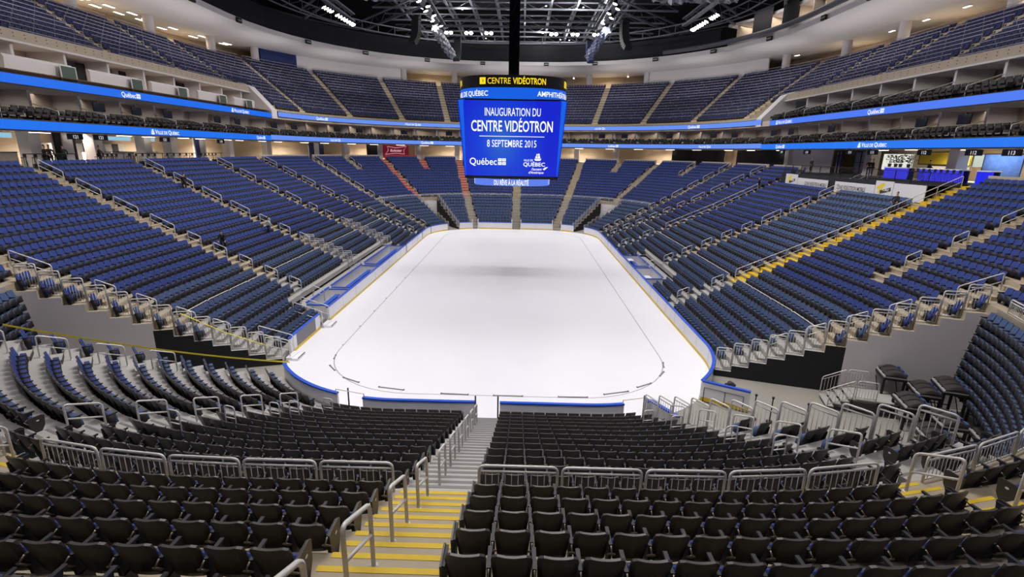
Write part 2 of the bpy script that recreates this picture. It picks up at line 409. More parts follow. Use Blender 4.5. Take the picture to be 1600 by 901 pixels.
M_FASC = mat('fascia_concrete', (178, 164, 146), .8, noise=.08, nscale=1.)
ring_struct('wall_fascia', [(25.05, 20.05), (24.95, 20.05), (24.95, 20.85), (25.2, 20.85), (25.2, 20.3)], M_FASC, 1.4, US_END, label='beige concrete front of the upper side deck')
ring_struct('trim_43', [(25.1, 19.9), (24.8, 19.9), (24.8, 20.06), (25.0, 20.06)], M_WALLW, 1.4, US_END, label='white lip under the upper deck front', cat='trim')
m = MB()
for side in (-1, 1):      # small round holes cast in the fascia
    for k in range(70):
        u = 1.5 + k * (US_END - 1.55) / 70
        for dz in (0.25, .5):
            p = P3(side, u, 24.945, 20.1 + dz); q = P3(side, u, 24.93, 20.1 + dz); m.cyl(p, q, .045, 6)
struct(m.build('trim_44', M_BLACK), 'small dark round anchor holes in the concrete front', 'holes')
m = MB()                  # sloping end walls where the side deck steps down
for side in (-1, 1):
    for u in (US_END, US_END + .03):
        m.poly([P3(side, u, 21.95, 16.5), P3(side, u, 26.5, 16.5), P3(side, u, 26.5, 21.3), P3(side, u, 25.0, 20.85), P3(side, u, 21.95, 17.65)])
    m.poly([P3(side, US_END, 21.95, 16.5), P3(side, US_END + .03, 21.95, 16.5), P3(side, US_END + .03, 21.95, 17.65), P3(side, US_END, 21.95, 17.65)])
    m.poly([P3(side, US_END, 21.95, 17.65), P3(side, US_END + .03, 21.95, 17.65), P3(side, US_END + .03, 25.0, 20.85), P3(side, US_END, 25.0, 20.85)])
    m.poly([P3(side, US_END, 25.0, 20.85), P3(side, US_END + .03, 25.0, 20.85), P3(side, US_END + .03, 26.5, 21.3), P3(side, US_END, 26.5, 21.3)])
struct(m.build('wall_end_slopes', M_GREY), 'sloping grey end walls of the side suites', 'wall')
# white ring over the upper concourse
M_RING = mat('ring_white', (228, 224, 224), .7)
ring_struct('ceiling_ring', [(40.5, 28.75), (34.0, 28.7), (26.6, 29.2), (26.2, 29.25), (26.1, 29.9), (26.4, 29.95)], M_RING, 1.3, 5.0, label='white soffit ring above the upper concourse', cat='ceiling')
ring_struct('wall_upper_concourse', [(40.3, 25.6), (40.3, 28.8)], M_WARM, 1.3, 5.0, label='warm beige wall of the upper concourse')
def solid(side, u0, u1, name, mt=M_RING, d=34.9): struct(ring_part(side, u0, u1, [(d, 25.6), (d, 28.8), (d + .3, 28.8), (d + .3, 25.6)], mt, name), 'plain white wall behind the upper deck', 'wall')
def ring_part(side, u0, u1, prof, mt, name, closed=True):
    q = MB(); sweep(q, side, u0, u1, prof, 0, closed, cap=closed); return q.build(name, mt)
solid(-1, 3.375, 3.69, 'wall_upper_left'); solid(1, 3.30, 3.66, 'wall_upper_right')
solid(-1, 3.27, 3.375, 'wall_mural', mat('mural_blue', (22, 46, 104), .6, noise=.5, nscale=.8))
# black curtain wall and roof
M_ROOF = mat('roof_dark', (84, 84, 92), .9, noise=.3, nscale=.4)
ring_struct('wall_black_curtain', [(26.6, 29.9), (26.6, 33.0)], M_DRAPE, 1.3, 5.0, label='black curtain above the white ring on the left', sides=(-1,)); ring_struct('wall_black_curtain_end', [(26.6, 29.9), (26.6, 33.0)], M_DRAPE, 3.36, 5.0, label='black curtain above the white ring at the far right', sides=(1,))
ring_struct('wall_roof_rim', [(40, 33), (44, 33), (44, 46)], M_DARK, 0, 5.0, label='dark rim of the roof')
mb = MB(); mb.quad((-75, -40, 44), (-75, 115, 44), (75, 115, 44), (75, -40, 44)); struct(mb.build('ceiling', M_ROOF), 'dark arena roof', 'ceiling')
ring_struct('wall_near_end', [(34, 9), (34, 46)], M_DARK, 0, 1.4, label='dark wall behind the near stand')
# columns of the upper concourse
col_spots = [(-1, 2.66), (-1, 2.93), (-1, 3.13), (-1, 3.255), (-1, 3.70), (1, 3.25), (1, 3.08), (1, 2.88), (1, 2.55), (1, 3.66), (-1, 3.86), (1, 3.84), (-1, 2.36)]
for side, u in col_spots:
    q = MB(); b = P3(side, u, 35.0, 25.6); q.cyl(b, b + Vector((0, 0, 3.2)), .62, 16)
    o = q.build('column', M_WALLW, smooth=False); struct(o, 'round white column of the upper concourse', 'column')
# columns and piers of the lower concourse
for side, us in ((-1, (2.262, 2.33, 2.403, 2.548, 2.64, 2.76, 2.9, 3.1, 3.3, 3.42, 3.55, 3.7, 3.85)), (1, (2.17, 2.35, 2.598, 2.985, 3.7, 3.85))):
    for u in us:
        q = MB(); x, y, nx, ny = at_u(side, u, 25.9); T = Vector((-ny, nx, 0)); N = Vector((nx, ny, 0))
        q.obox((x, y, Z_C + 1.4), T * .5, N * .5, (0, 0, 1.4)); struct(q.build('column', M_WALLW), 'square pale pier of the concourse', 'column')
# dark curtained bays and plain grey bays of the concourse
def bay(side, u0, u1, mt, name, d=25.5, lab='curtained bay of the concourse'):
    struct(ring_part(side, u0, u1, [(d, Z_C), (d, 13.4), (d + .15, 13.4), (d + .15, Z_C)], mt, name), lab, 'wall')
bay(-1, 2.305, 2.35, M_DRAPE, 'wall_dark_bay'); bay(-1, 3.27, 3.33, mat('bay_blue', (30, 44, 84), .7), 'wall_blue_bay')
bay(1, 3.0, 3.22, M_DRAPE, 'wall_curtain_bay'); bay(1, 3.27, 3.48, M_DRAPE, 'wall_curtain_end'); bay(-1, 3.50, 3.56, M_DRAPE, 'wall_dark_end')
bay(1, 2.765, 2.98, M_GREY, 'wall_grey_bay', 26.0, 'plain grey concourse wall beside the restaurant'); bay(-1, 2.73, 2.752, mat('bay_blue'
, (30, 44, 84)), 'wall_blue_pier')
# partitions of the suites: one wall between each two boxes
q = MB()
def fin(q, side, u, d0, d1, z0, z1, th=.12):
    x0, y0, nx, ny = at_u(side, u, d0); T = Vector((-ny, nx, 0)) * th; a = Vector((x0, y0, 0)); b = P3(side, u, d1, 0)
    up = lambda p, z: Vector((p.x, p.y, z))
    q.hexa([up(a - T, z0), up(a + T, z0), up(b + T, z0), up(b - T, z0), up(a - T, z1), up(a + T, z1), up(b + T, z1), up(b - T, z1)])
SUITE_U = {s: [s2u(s0, 25.) for s0 in np.arange(u2s(1.6, 25.) + (1.2 if s > 0 else 0), half_len(25.) - .5, 4.6)] for s in (-1, 1)}
for side in (-1, 1):
    for u in SUITE_U[side]:
        fin(q, side, u, 24.7, 27.0, 14.4, 16.5)
        if u < US_END - .02: fin(q, side, u, 25.2, 28.4, 17.2, 19.95)
struct(q.build('wall_partitions', M_WALLW), 'white walls between the suite boxes', 'wall')
# curved balcony fronts on the left upper tier
for k, (ua, ub) in enumerate(zip(SUITE_U[-1], SUITE_U[-1][1:])):
    pass
LB = [s2u(s0, 23.) for s0 in np.arange(u2s(1.7, 23.) + 1.0, u2s(US_END - .02, 23.), 7.4)]
for k, (ua, ub) in enumerate(zip(LB, LB[1:] + [US_END - .01])):
    w2 = (ub - ua) * .78
    o = ring_part(-1, ua, ua + w2, [(23.6, 17.3), (23.35, 17.5), (23.25, 18.5), (23.4, 18.7), (23.6, 18.7)], M_WALLW, 'wall_balcony'); struct(o, 'curved white balcony front of a left suite', 'wall')
ring_struct('floor_balcony', [(22.2, 17.55), (23.2, 17.55), (23.2, 17.3), (28.6, 17.3)], M_BEIGE, 1.6, US_END, sides=(-1,), label='ledge in front of the left balconies', cat='floor')
q = MB()                       # dark glazed backs of those boxes
for k, ua in enumerate(LB):
    w2 = (LB[1] - LB[0])
    sweep(q, -1, ua + w2 * .1, ua + w2 * .62, [(27.0, 17.4), (27.0, 19.7)])
struct(q.build('window_boxes', mat('box_glass', (30, 30, 34), .15)), 'dark glazing at the back of the left boxes', 'window')

# roof steel
def beam(a, b, wd, hh, lab='grey steel beam of the roof grid'):
    a, b = Vector(a), Vector(b); t = (b - a).normalized(); sd = t.cross(Vector((0, 0, 1))).normalized(); c = (a + b) / 2; q = MB()
    q.obox(c + Vector((0, 0, hh / 2)), t * (b - a).length / 2, sd * wd / 2, (0, 0, .09)); q.obox(c - Vector((0, 0, hh / 2)), t * (b - a).length / 2, sd * wd / 2, (0, 0, .12))
    n = max(2, int((b - a).length / 2.2))
    for i in range(n):
        p0, p1 = a + (b - a) * (i / n), a + (b - a) * ((i + 1) / n); s1 = 1 if i % 2 else -1
        q.tube([p0 + Vector((0, 0, s1 * hh / 2)), p1 - Vector((0, 0, s1 * hh / 2))], .032, 4)
    return struct(q.build('roof_beam', M_TRUSS), lab, 'beam')
for x in (-19.8, -15.7, -11.7, -7.6, -3.5, 1.1, 5.4, 9.6, 13.7, 17.8): beam((x, 20, 36.0), (x, 97, 36.0), .30, 1.3)
for y in (52, 60, 69, 77, 85, 94): beam((-24, y, 35.4), (26, y, 35.4), .3, 1.0)
for x in (-11.9, 12.6): beam((x, 5, 31.2), (x, 66, 31.2), .9, 1.0, 'long lighting truss over the ice')
beam((-14, 63.0, 31.4), (15, 63.0, 31.4), .5, .9, 'cross lighting truss beyond the scoreboard')
for sx in (-1, 1):
    beam((sx * 26.9, 36, 32.6), (sx * 26.3, 66, 32.6), .7, 1.0, 'side lighting bridge')
    beam((sx * 12, 60, 34.4), (sx * 33, 84, 34.4), .4, 1.6); beam((sx * 20, 50, 34.0), (sx * 36, 70, 34.0), .4, 1.6); beam((sx * 24, 30, 34.5), (sx * 40, 62, 34.5), .5, 1.6)
    beam((sx * 14, 86, 35), (sx * 26, 97, 35), .4, 1.6)
rg = MB()
for side in (-1, 1):
    for d_, z_ in ((19.0, 31.8), (19.0, 33.0), (22.5, 32.6)): rg.tube([P3(side, u, d_, z_) for u in usteps(2.5, 5, 14)], .11, 5)
    for u in usteps(2.5, 5, 14): rg.tube([P3(side, u, 19.0, 31.8), P3(side, u, 19.0, 33.0), P3(side, u, 22.5, 32.6)], .06, 4)
struct(rg.build('trim_51', M_TRUSS), 'grey tubular ring truss under the roof', 'truss')
pl = MB()
for side in (-1, 1): sweep(pl, side, 2.3, 5, [(31, 34.2), (31, 34.4), (33, 34.4), (33, 34.2)], 0, True)
struct(pl.build('floor_catwalk', M_BLKMET), 'dark catwalk ring under the roof', 'catwalk')
for r_, d_ in ((.22, 27.0), (.05, 30.9), (.05, 30.9)):
    pass
# press level above the ring on the right: dark pipe, boxes
pm = MB()
us = usteps(2.0, 3.55, 14); pm.tube([P3(1, u, 25.6, 30.45) for u in us], .38, 10); struct(pm.build('trim_50', mat('duct_grey', (96, 96, 104), .5)), 'long grey duct on the right ring', 'duct')
ring_struct('wall_press_level', [(27.2, 30.0), (27.2, 31.0), (27.4, 31.0), (27.4, 31.05), (31, 31.05), (31, 33.0), (26.9, 33.0), (26.9, 33.4)], M_WALLW, 2.3, 3.34, sides=(1,), label='pale press boxes above the right ring')
q = MB()
for k in range(19): fin(q, 1, 2.32 + k * .055, 27.2, 31, 31.0, 33.0, .1)
struct(q.build('wall_press_fins', M_BEIGE), 'dividers of the press boxes', 'wall')
q = MB()
for u0, u1 in ((3.07, 3.13), (3.17, 3.24)): sweep(q, 1, u0, u1, [(26.3, 30.9), (26.3, 34.0)])
struct(q.build('wall_black_banners', M_DRAPE), 'black cloth hung in front of the press boxes', 'wall')
# ================================================================== SEATS
def back_shape(nu, nv):
    """front and back surface grids of a seat back (local: +y to the ice, origin on the floor under the hinge)"""
    F, B = [], []
    for j in range(nv + 1):
        v = j / nv; hw = .205 + .032 * min(1, v * 1.25)
        fr, bk = [], []
        for i in range(nu + 1):
            u = -1 + 2 * i / nu; e = max(0, abs(u) - .8) / .2
            z = .30 + .56 * v - (v ** 3) * (.035 * e * e + .012 * (1 - u * u))
            y = .02 - .15 * v - .03 * (1 - u * u) + .02 * e * e * .5
            ww = hw - .02 * (max(0, v - .85) / .15) ** 2
            edge = .024 if (0 < j < nv and 0 < i < nu) else (.019 if j == nv else .008)
            fr.append((u * ww, y + edge, z)); bk.append((u * ww, y - edge, z))
        F.append(fr); B.append(bk)
    return F, B
def seat_back(nu=8, nv=7):
    m = MB(); F, B = back_shape(nu, nv)
    m.grid([F[0]] * 1 + F[1:], 1, flip=True) if False else None
    for j in range(nv):
        for i in range(nu):
            rim = i in (0, nu - 1) or j in (0, nv - 1)
            m.quad(F[j][i + 1], F[j][i], F[j + 1][i], F[j + 1][i + 1], 0 if rim else 1)
            m.quad(B[j][i], B[j][i + 1], B[j + 1][i + 1], B[j + 1][i], 0)
    for i in range(nu):
        m.quad(F[nv][i + 1], F[nv][i], B[nv][i], B[nv][i + 1]); m.quad(F[0][i], F[0][i + 1], B[0][i + 1], B[0][i])
    for j in range(nv):
        m.quad(F[j][0], F[j + 1][0], B[j + 1][0], B[j][0]); m.quad(F[j + 1][nu], F[j][nu], B[j][nu], B[j + 1][nu])
    return m
def seat_pan():
    m = MB(); n = 6
    # folded cushion: thick rounded slab standing against the back
    prof = [(.085, .29), (.19, .25), (.22, .30), (.185, .46), (.15, .515), (.105, .525), (.06, .49), (.06, .38)]
    xs = [-.215, -.20, .20, .215]
    sc = [.82, 1, 1, .82]
    cy, cz = .14, .39
    R = [[(x, cy + (y - cy) * s, cz + (z - cz) * s) for y, z in prof + [prof[0]]] for x, s in zip(xs, sc)]
    for i in range(3):
        for j in range(8):
            m.quad(R[i][j], R[i][j + 1], R[i + 1][j + 1], R[i + 1][j], 0 if j in (0, 1, 2) else 1)
    m.poly(R[0][:8][::-1], 0); m.poly(R[3][:8], 0)
    return m
def arm_rest(x=.26):
    m = MB()
    m.hexa([(x - .022, -.08, .585), (x + .022, -.08, .585), (x + .024, .24, .575), (x - .024, .24, .575), (x - .022, -.08, .62), (x + .022, -.08, .62), (x + .026, .255, .612), (x - .026, .255, .612)])
    m.hexa([(x - .02, -.07, .30), (x + .02, -.07, .30), (x + .02, .14, .30), (x - .02, .14, .30), (x - .02, -.10, .60), (x + .02, -.10, .60), (x + .02, .2, .59), (x - .02, .2, .59)])
    return m
def leg_post(x=.26):
    m = MB(); m.hexa([(x - .02, .0, 0), (x + .02, .0, 0), (x + .02, .13, 0), (x - .02, .13, 0), (x - .02, -.06, .33), (x + .02, -.06, .33), (x + .02, .12, .33), (x - .02, .12, .33)])
    m.box(x - .04, x + .04, -.03, .16, 0, .02)
    return m
def cup_ring(x=.26):
    m = MB(); c = Vector((x, -.15, .53)); A = np.linspace(0, 2 * PI, 16, endpoint=False)
    m.tube([c + Vector((.05 * math.cos(a), -.03 * math.sin(a), .04 * math.sin(a))) for a in A], .009, 6, closed=True)
    m.tube([c + Vector((.04 * math.cos(a), .035 - .026 * math.sin(a), -.03 + .034 * math.sin(a))) for a in A], .006, 5, closed=True)
    m.cyl(c + Vector((0, -.03, .04)), c + Vector((0, .05, .09)), .012, 6)
    for a in (0.5, 2.6, 4.7): m.cyl(c + Vector((.05 * math.cos(a), -.03 * math.sin(a), .04 * math.sin(a))), c + Vector((.04 * math.cos(a), .035 - .026 * math.sin(a), -.03 + .034 * math.sin(a))), .005, 5)
    return m
def end_panel(x):
    m = MB(); s = 1 if x > 0 else -1
    prof = [(-.11, .64), (-.07, .18), (.14, .16), (.24, .34), (.27, .62), (.2, .66)]
    a, b = x - .012, x + .012
    m.poly([(b, y, z) for y, z in prof], 0); m.poly([(a, y, z) for y, z in prof][::-1], 0)
    for i in range(6):
        (y0, z0), (y1, z1) = prof[i], prof[(i + 1) % 6]; m.quad((a, y0, z0), (a, y1, z1), (b, y1, z1), (b, y0, z0))
    return m
def end_plate(x):
    m = MB(); s = 1 if x > 0 else -1; xx = x + s * .015
    m.poly([(xx, .10 + .034 * math.cos(a), .52 + .024 * math.sin(a)) for a in (np.linspace(0, 2 * PI, 12, endpoint=False) * s)]); return m
ME = {}
for nm, fab in (('slate', M_SLATE), ('royal', M_ROYAL)):
    ME['back', nm] = seat_back().mesh('backrest', [M_BLACK, fab], True)
    ME['pan', nm] = seat_pan().mesh('seat_pan', [M_BLACK, fab])
ME['arm'] = arm_rest().mesh('armrest', M_ARM); ME['armL'] = arm_rest(-.26).mesh('armrest', M_ARM)
ME['leg'] = leg_post().mesh('support', M_BLKMET); ME['legL'] = leg_post(-.26).mesh('support', M_BLKMET)
ME['cup'] = cup_ring().mesh('cup_holder', M_RINGM, True)
for s in (-1, 1): ME['end', s] = end_panel(s * .285).mesh('end_panel', M_BLACK); ME['plate', s] = end_plate(s * .285).mesh('number_plate', M_WHITE)
# the simpler build of the far seats
def far_seat():
    m = MB()
    F, B = back_shape(2, 2); F, B = [[[(x * 1.07, y, z) for x, y, z in r] for r in G] for G in (F, B)]
    for j in range(2):
        for i in range(2):
            m.quad(F[j][i + 1], F[j][i], F[j + 1][i], F[j + 1][i + 1], 1); m.quad(B[j][i], B[j][i + 1], B[j + 1][i + 1], B[j + 1][i], 0)
    for i in range(2): m.quad(F[2][i + 1], F[2][i], B[2][i], B[2][i + 1])
    for j in range(2): m.quad(F[j][0], F[j + 1][0], B[j + 1][0], B[j][0]); m.quad(F[j + 1][2], F[j][2], B[j][2], B[j + 1][2])
    m.hexa([(-.225, .04, .17), (.225, .04, .17), (.225, .25, .20), (-.225, .25, .20), (-.225, .04, .50), (.225, .04, .50), (.225, .21, .50), (-.225, .21, .50)], ms=[4, 1, 1, 1, 4, 1])
    m.hexa([(.24, -.08, .53), (.28, -.08, .53), (.28, .24, .53), (.24, .24, .53), (.24, -.08, .57), (.28, -.08, .57), (.28, .24, .565), (.24, .24, .565)], 4)
    m.hexa([(.24, 0, 0), (.28, 0, 0), (.28, .13, 0), (.24, .13, 0), (.24, -.08, .53), (.28, -.08, .53), (.28, .18, .53), (.24, .18, .53)], 4)
    return m
def merged(name, mbp, inst, mats):
    """one mesh of many copies: inst = list of (x, y, z, rz, palette)"""
    V = np.array(mbp.v, dtype=np.float32); nV = len(V); n = len(inst)
    I = np.array([(a[0], a[1], a[2], a[3]) for a in inst], dtype=np.float32); pal = np.array([a[4] for a in inst], dtype=np.int32)
    c, s = np.cos(I[:, 3]), np.sin(I[:, 3])
    X = c[:, None] * V[None, :, 0] - s[:, None] * V[None, :, 1] + I[:, 0:1]
    Y = s[:, None] * V[None, :, 0] + c[:, None] * V[None, :, 1] + I[:, 1:2]
    Z = V[None, :, 2] + I[:, 2:3]
    co = np.stack([X, Y, Z], -1).reshape(-1, 3)
    sizes = np.array([len(f) for f in mbp.f], dtype=np.int32); flat = np.concatenate([np.array(f, dtype=np.int32) for f in mbp.f])
    loops = (flat[None, :] + (np.arange(n, dtype=np.int32) * nV)[:, None]).reshape(-1)
    tot = np.tile(sizes, n); start = np.concatenate([[0], np.cumsum(tot)[:-1]]).astype(np.int32)
    me = bpy.data.meshes.new(name); me.vertices.add(len(co)); me.vertices.foreach_set('co', co.reshape(-1))
    me.loops.add(len(loops)); me.loops.foreach_set('vertex_index', loops)
    me.polygons.add(len(tot)); me.polygons.foreach_set('loop_start', start); me.polygons.foreach_set('loop_total', tot)
    for mm in mats: me.materials.append(mm)
    base = np.array(mbp.m, dtype=np.int32)
    mi = np.where((base[None, :] == 1) & (pal[:, None] == 1), 3, base[None, :]).reshape(-1)
    me.polygons.foreach_set('material_index', mi.astype(np.int32)); me.update(calc_edges=True); me.validate()
    return link(name, me)
PITCH = .52
def is_royal(side, u, i):
    if 2.95 < u: return i > FAR_K
    if u < 1.75: return i > 12 or (i > 6 and (side < 0 and u > 1.38))
    if side > 0 and sideY(18.2) < u < sideY(29.3): return False
    if side > 0 and sideY(29.3) < u < sideY(42.5): return i > 9
    return i > 7
seats = []
for side in (-1, 1):
    for i, near_ in [(i, nr) for i in range(25) for nr in (True, False)]:
        d, z = (ROWS if near_ else ROWS_S)[i]
        for s0, s1, an, bn in blocks(side, i, near_):
            n = int((s1 - s0) / PITCH)
            if n < 1: continue
            near = s2u(s0, d) < 1.7
            if an in ('centre', 'corner', 'cornerup', 'end', 'side', 'yellow'): o = s0 + .02
            else: o = s1 - n * PITCH - .02
            if not near: o = s0 + (s1 - s0 - n * PITCH) / 2
            for q in range(n):
                s = o + (q + .5) * PITCH; u = s2u(s, d)
                x, y, nx, ny = at_u(side, u, d)
                # the bar zone on the right takes the top rows' places
                if side > 0 and sideY(18.8) < u < sideY(41.5) and i >= 21: continue
                seats.append(dict(x=x, y=y, z=z, r=math.atan2(nx, -ny), side=side, i=i, q=q, n=n, an=an, bn=bn, u=u, roy=is_royal(side, u, i)))
# retracted stacks in the corner tunnels
for side, ua, ub in ((1, ang1(45), ang1(17.8)), (-1, ang1(30), ang1(17.8))):
    for k in range(9):
        d = 12.0 - .06 * k; z = 4.6 - .45 * k
        S0, S1 = u2s(ua, d), u2s(ub, d); n = int((S1 - S0) / PITCH)
        for q in range(n):
            s = S1 - (q + .5) * PITCH; u = s2u(s, d); x, y, nx, ny = at_u(side, u, d)
            seats.append(dict(x=x, y=y, z=z, r=math.atan2(nx, -ny), side=side, i=-1, q=q, n=n, an='st', bn='st', u=u, roy=False))
near_list, rest = [], []
for t in seats:
    if (Vector((t['x'], t['y'], t['z'] + .6)) - CAM_POS).length < 1.5: continue
    px = to_px((t['x'], t['y'], t['z'] + .72))
    ok = px and -25 < px[0] < 1625 and -20 < px[1] < 902 and t['i'] >= 0
    if ok: near_list.append((px[2], t))
    else: rest.append(t)
near_list.sort(key=lambda a: a[0])
rest += [t for _, t in near_list[300:]]; detail = [t for _, t in near_list[:300]]
SIDE_W = {-1: 'left', 1: 'right'}
for t in detail:
    i, side = t['i'], t['side']
    corner = AISLES[side][1 if i >= 13 else 0][0]
    inner = t['u'] < corner
    idx = t['q'] if (inner or t['an'] in ('corner', 'cornerup')) else t['n'] - 1 - t['q']
    stairs = 'middle stairs' if inner else SIDE_W[side] + ' corner stairs'
    row = (nth(i - 13) + ' row behind the railing') if i >= 13 else (nth(12 - i) + ' row before the railing')
    where = '%s of' % SIDE_W[side] if inner else 'outside'
    nm = 'royal' if t['roy'] else 'slate'
    o = empty('stadium_seat', (t['x'], t['y'], t['z']), t['r'])
    tag(o, 'black folding seat, %s %s the %s, %s' % (nth(idx), where, stairs, row), 'seat', 'folding seats of the near stand')
    link('backrest', ME['back', nm], o); link('seat_pan', ME['pan', nm], o)
    # a seat's local +x runs to growing s on the right half and to falling s on the left half
    a = link('armrest', ME['arm'], o); link('cup_holder', ME['cup'], a); link('support', ME['leg'], o)
    lo_end = (t['q'] == 0) if side > 0 else (t['q'] == t['n'] - 1); hi_end = (t['q'] == t['n'] - 1) if side > 0 else (t['q'] == 0)
    if lo_end:
        link('armrest', ME['armL'], o); link('support', ME['legL'], o); e = link('end_panel', ME['end', -1], o); link('number_plate', ME['plate', -1], e)
    if hi_end: e = link('end_panel', ME['end', 1], o); link('number_plate', ME['plate', 1], e)
fs = far_seat()
o = merged('stadium_seats', fs, [(t['x'], t['y'], t['z'], t['r'], 1 if t['roy'] else 0) for t in rest], [M_BLACK, M_SLATE, M_ARM, M_ROYAL, M_PAN])
tag(o, 'blue folding seats filling the lower bowl all round the ice', 'seats', kind='stuff')
print('seats', len(seats), 'stuff', len(rest))

# ------------------------------------------------------------------ upper deck seats and their row rails
ups = []; secs = {}
UPA = {-1: [sideY(31.5), sideY(42), sideY(52.2), ang3(18), ang3(36.6), ang3(56), ang3(72.6)], 1: [sideY(28.5), sideY(37.8), sideY(48.8), ang3(11.7), ang3(33.2), ang3(52), ang3(69.8)]}
UPA = {k: sorted(v + [sideY(20.5), 5.0, sideY(11)]) for k, v in UPA.items()}
def deck_sections(side):
    c = UPA[side]; return list(zip(c, c[1:]))
rail_mb = {}
def upper_rail(side, u0, u1, d, z, first):
    k = MB(); s0, s1 = u2s(u0, d), u2s(u1, d); n = max(1, round((s1 - s0) / 2.1))
    pts = [P3(side, s2u(s0 + (s1 - s0) * j / n, d), d, z + .62) for j in range(n + 1)]
    k.tube(pts, .03, 4)
    for j in range(n):
        p = (pts[j] + pts[j + 1]) / 2 if (first % 2) else pts[j]
        k.tube([p, p - Vector((0, 0, .62))], .016, 4)
    k.tube([pts[-1], pts[-1] - Vector((0, 0, .62))], .028, 4)
    return k
M_RAILD = mat('rail_dull', (190, 188, 192), .5)
for side in (-1, 1):
    for si, (ua, ub) in enumerate(deck_sections(side)):
        for i in range(15):
            if ua < US_END - .05 and i < 4: continue
            d, z = UD[i]
            h = .55 / seglen(d)[min(int(ua), 4)]; h2 = .55 / seglen(d)[min(int(ub), 4)]
            a, b = ua + h, (ub - h2 if ub < 5 else 5 - .25)
            if a < US_END < b and i < 4: a = US_END + .04
            if i < 6 and US_END - .02 < a < US_END + .06: a = US_END + .06
            if i < 6 and b < US_END + .06 and b > US_END - .06: b = US_END - .03
            S0, S1 = u2s(a, d), u2s(b, d); n = int((S1 - S0) / .56)
            for q in range(n):
                u = s2u(S0 + (q + .5) * (S1 - S0) / n, d); x, y, nx, ny = at_u(side, u, d); ups.append((x, y, z, math.atan2(nx, -ny), 0, side, si, i))
            rl = upper_rail(side, a, b, d + .22, z + .5, i)
            rl2 = rl.build('row_guardrail', M_RAILD)
            tag(rl2, 'thin rail of the %s upper deck row, %s section from the %s near end' % (nth(i), nth(si), SIDE_W[side]), 'guardrail', 'row rails of the upper deck')
def deck_seat():
    m = MB()
    m.hexa([(-.25, -.09, .36), (.25, -.09, .36), (.25, .0, .36), (-.25, .0, .36), (-.25, -.2, .84), (.25, -.2, .84), (.25, -.12, .84), (-.25, -.12, .84)], ms=[0, 1, 0, 0, 1, 0])
    m.hexa([(-.25, .03, .15), (.25, .03, .15), (.25, .24, .18), (-.25, .24, .18), (-.25, .03, .50), (.25, .03, .50), (.25, .2, .50), (-.25, .2, .50)], ms=[0, 1, 0, 0, 0, 0])
    m.box(-.02, .02, 0, .12, 0, .36, 0)
    return m
ds = deck_seat()
vis = []
for t in ups:
    px = to_px((t[0], t[1], t[2] + .7))
    vis.append((px[2] if px and 0 < px[0] < 1600 and 0 < px[1] < 901 else 1e9, t))
vis.sort(key=lambda a: a[0])
pad_me = MB(); pad_me.hexa([(-.25, -.09, .36), (.25, -.09, .36), (.25, .0, .36), (-.25, .0, .36), (-.25, -.2, .84), (.25, -.2, .84), (.25, -.12, .84), (-.25, -.12, .84)], ms=[0, 1, 0, 0, 1, 0])
dsm = ds.mesh('deck_seat', [M_BLACK, M_NAVY, M_ARM, M_NAVY])
for _, t in vis[:300]:
    o = link('upper_chair', dsm, None, (t[0], t[1], t[2]), t[3])
    tag(o, 'navy seat in the %s upper deck row, %s section from the %s near end' % (nth(t[7]), nth(t[6]), SIDE_W[t[5]]), 'seat', 'navy seats, %s row, %s upper deck, %s section' % (nth(t[7]), SIDE_W[t[5]], nth(t[6])))
o = merged('deck_seats', ds, [t[:5] for _, t in vis[300:]], [M_BLACK, M_NAVY, M_ARM, M_NAVY]); tag(o, 'navy seats filling the upper deck round the far end', 'seats', kind='stuff')
# upper deck aisle steps
for side in (-1, 1):
    for u in UPA[side] + [5.0]:
        if u in (sideY(11),): continue
        if u == 5.0 and side < 0: continue
        q = MB()
        for i in range(4 if u < US_END else 0, 15):
            d, z = UD[i]
            x, y, nx, ny = at_u(side, u, d + .18 - .4); T = Vector((-ny, nx, 0)); N = Vector((nx, ny, 0))
            if i < 14: q.obox(Vector((x, y, z + .14)) + N * .2, T * .62, N * .2, (0, 0, .14))
            x, y, nx, ny = at_u(side, u, d - .6); q.obox(Vector((x, y, z + .002)) + N * .1, T * .62, N * .1, (0, 0, .01))
        n_st += 1; struct(q.build('trim_%d' % (n_st + 60), mat('deck_step', (214, 198, 160), .8)), 'pale steps of an upper deck aisle', 'steps')

# ------------------------------------------------------------------ suite chairs
def club_chair():
    m = MB()
    m.hexa([(-.25, -.20, .30), (.25, -.20, .30), (.25, -.10, .30), (-.25, -.10, .30), (-.24, -.28, .80), (.24, -.28, .80), (.24, -.18, .80), (-.24, -.18, .80)])
    m.hexa([(-.27, -.18, .28), (.27, -.18, .28), (.27, .28, .28), (-.27, .28, .28), (-.26, -.18, .46), (.26, -.18, .46), (.26, .29, .45), (-.26, .29, .45)])
    for x in (-.28, .28): m.box(x - .035, x + .035, -.16, .24, .3, .62)
    m.box(-.05, .05, -.05, .05, 0, .28)
    return m
cc = club_chair(); ccm = cc.mesh('suite_chair', M_CHAIR)
sch = []
for tier_, rows_, u0, u1, sides in (('lower', ((22.85, 14.18), (23.85, 14.41)), 1.9, 4.98, (-1, 1)), ('upper', ((22.85, 17.27), (23.85, 17.56), (24.8, 17.86)), 1.9, US_END - .02, (1,))):
    for side in sides:
        for ri, (d, z) in enumerate(rows_):
            S0, S1 = u2s(u0, d), u2s(u1, d); n = int((S1 - S0) / .66)
            for q in range(n):
                if q % 7 == 6: continue
                u = s2u(S0 + (q + .5) * .66, d); x, y, nx, ny = at_u(side, u, d)
                px = to_px((x, y, z + .6)); sch.append((px[2] if px and 0 < px[0] < 1600 else 1e9, (x, y, z, math.atan2(nx, -ny), 0), tier_, side, ri))
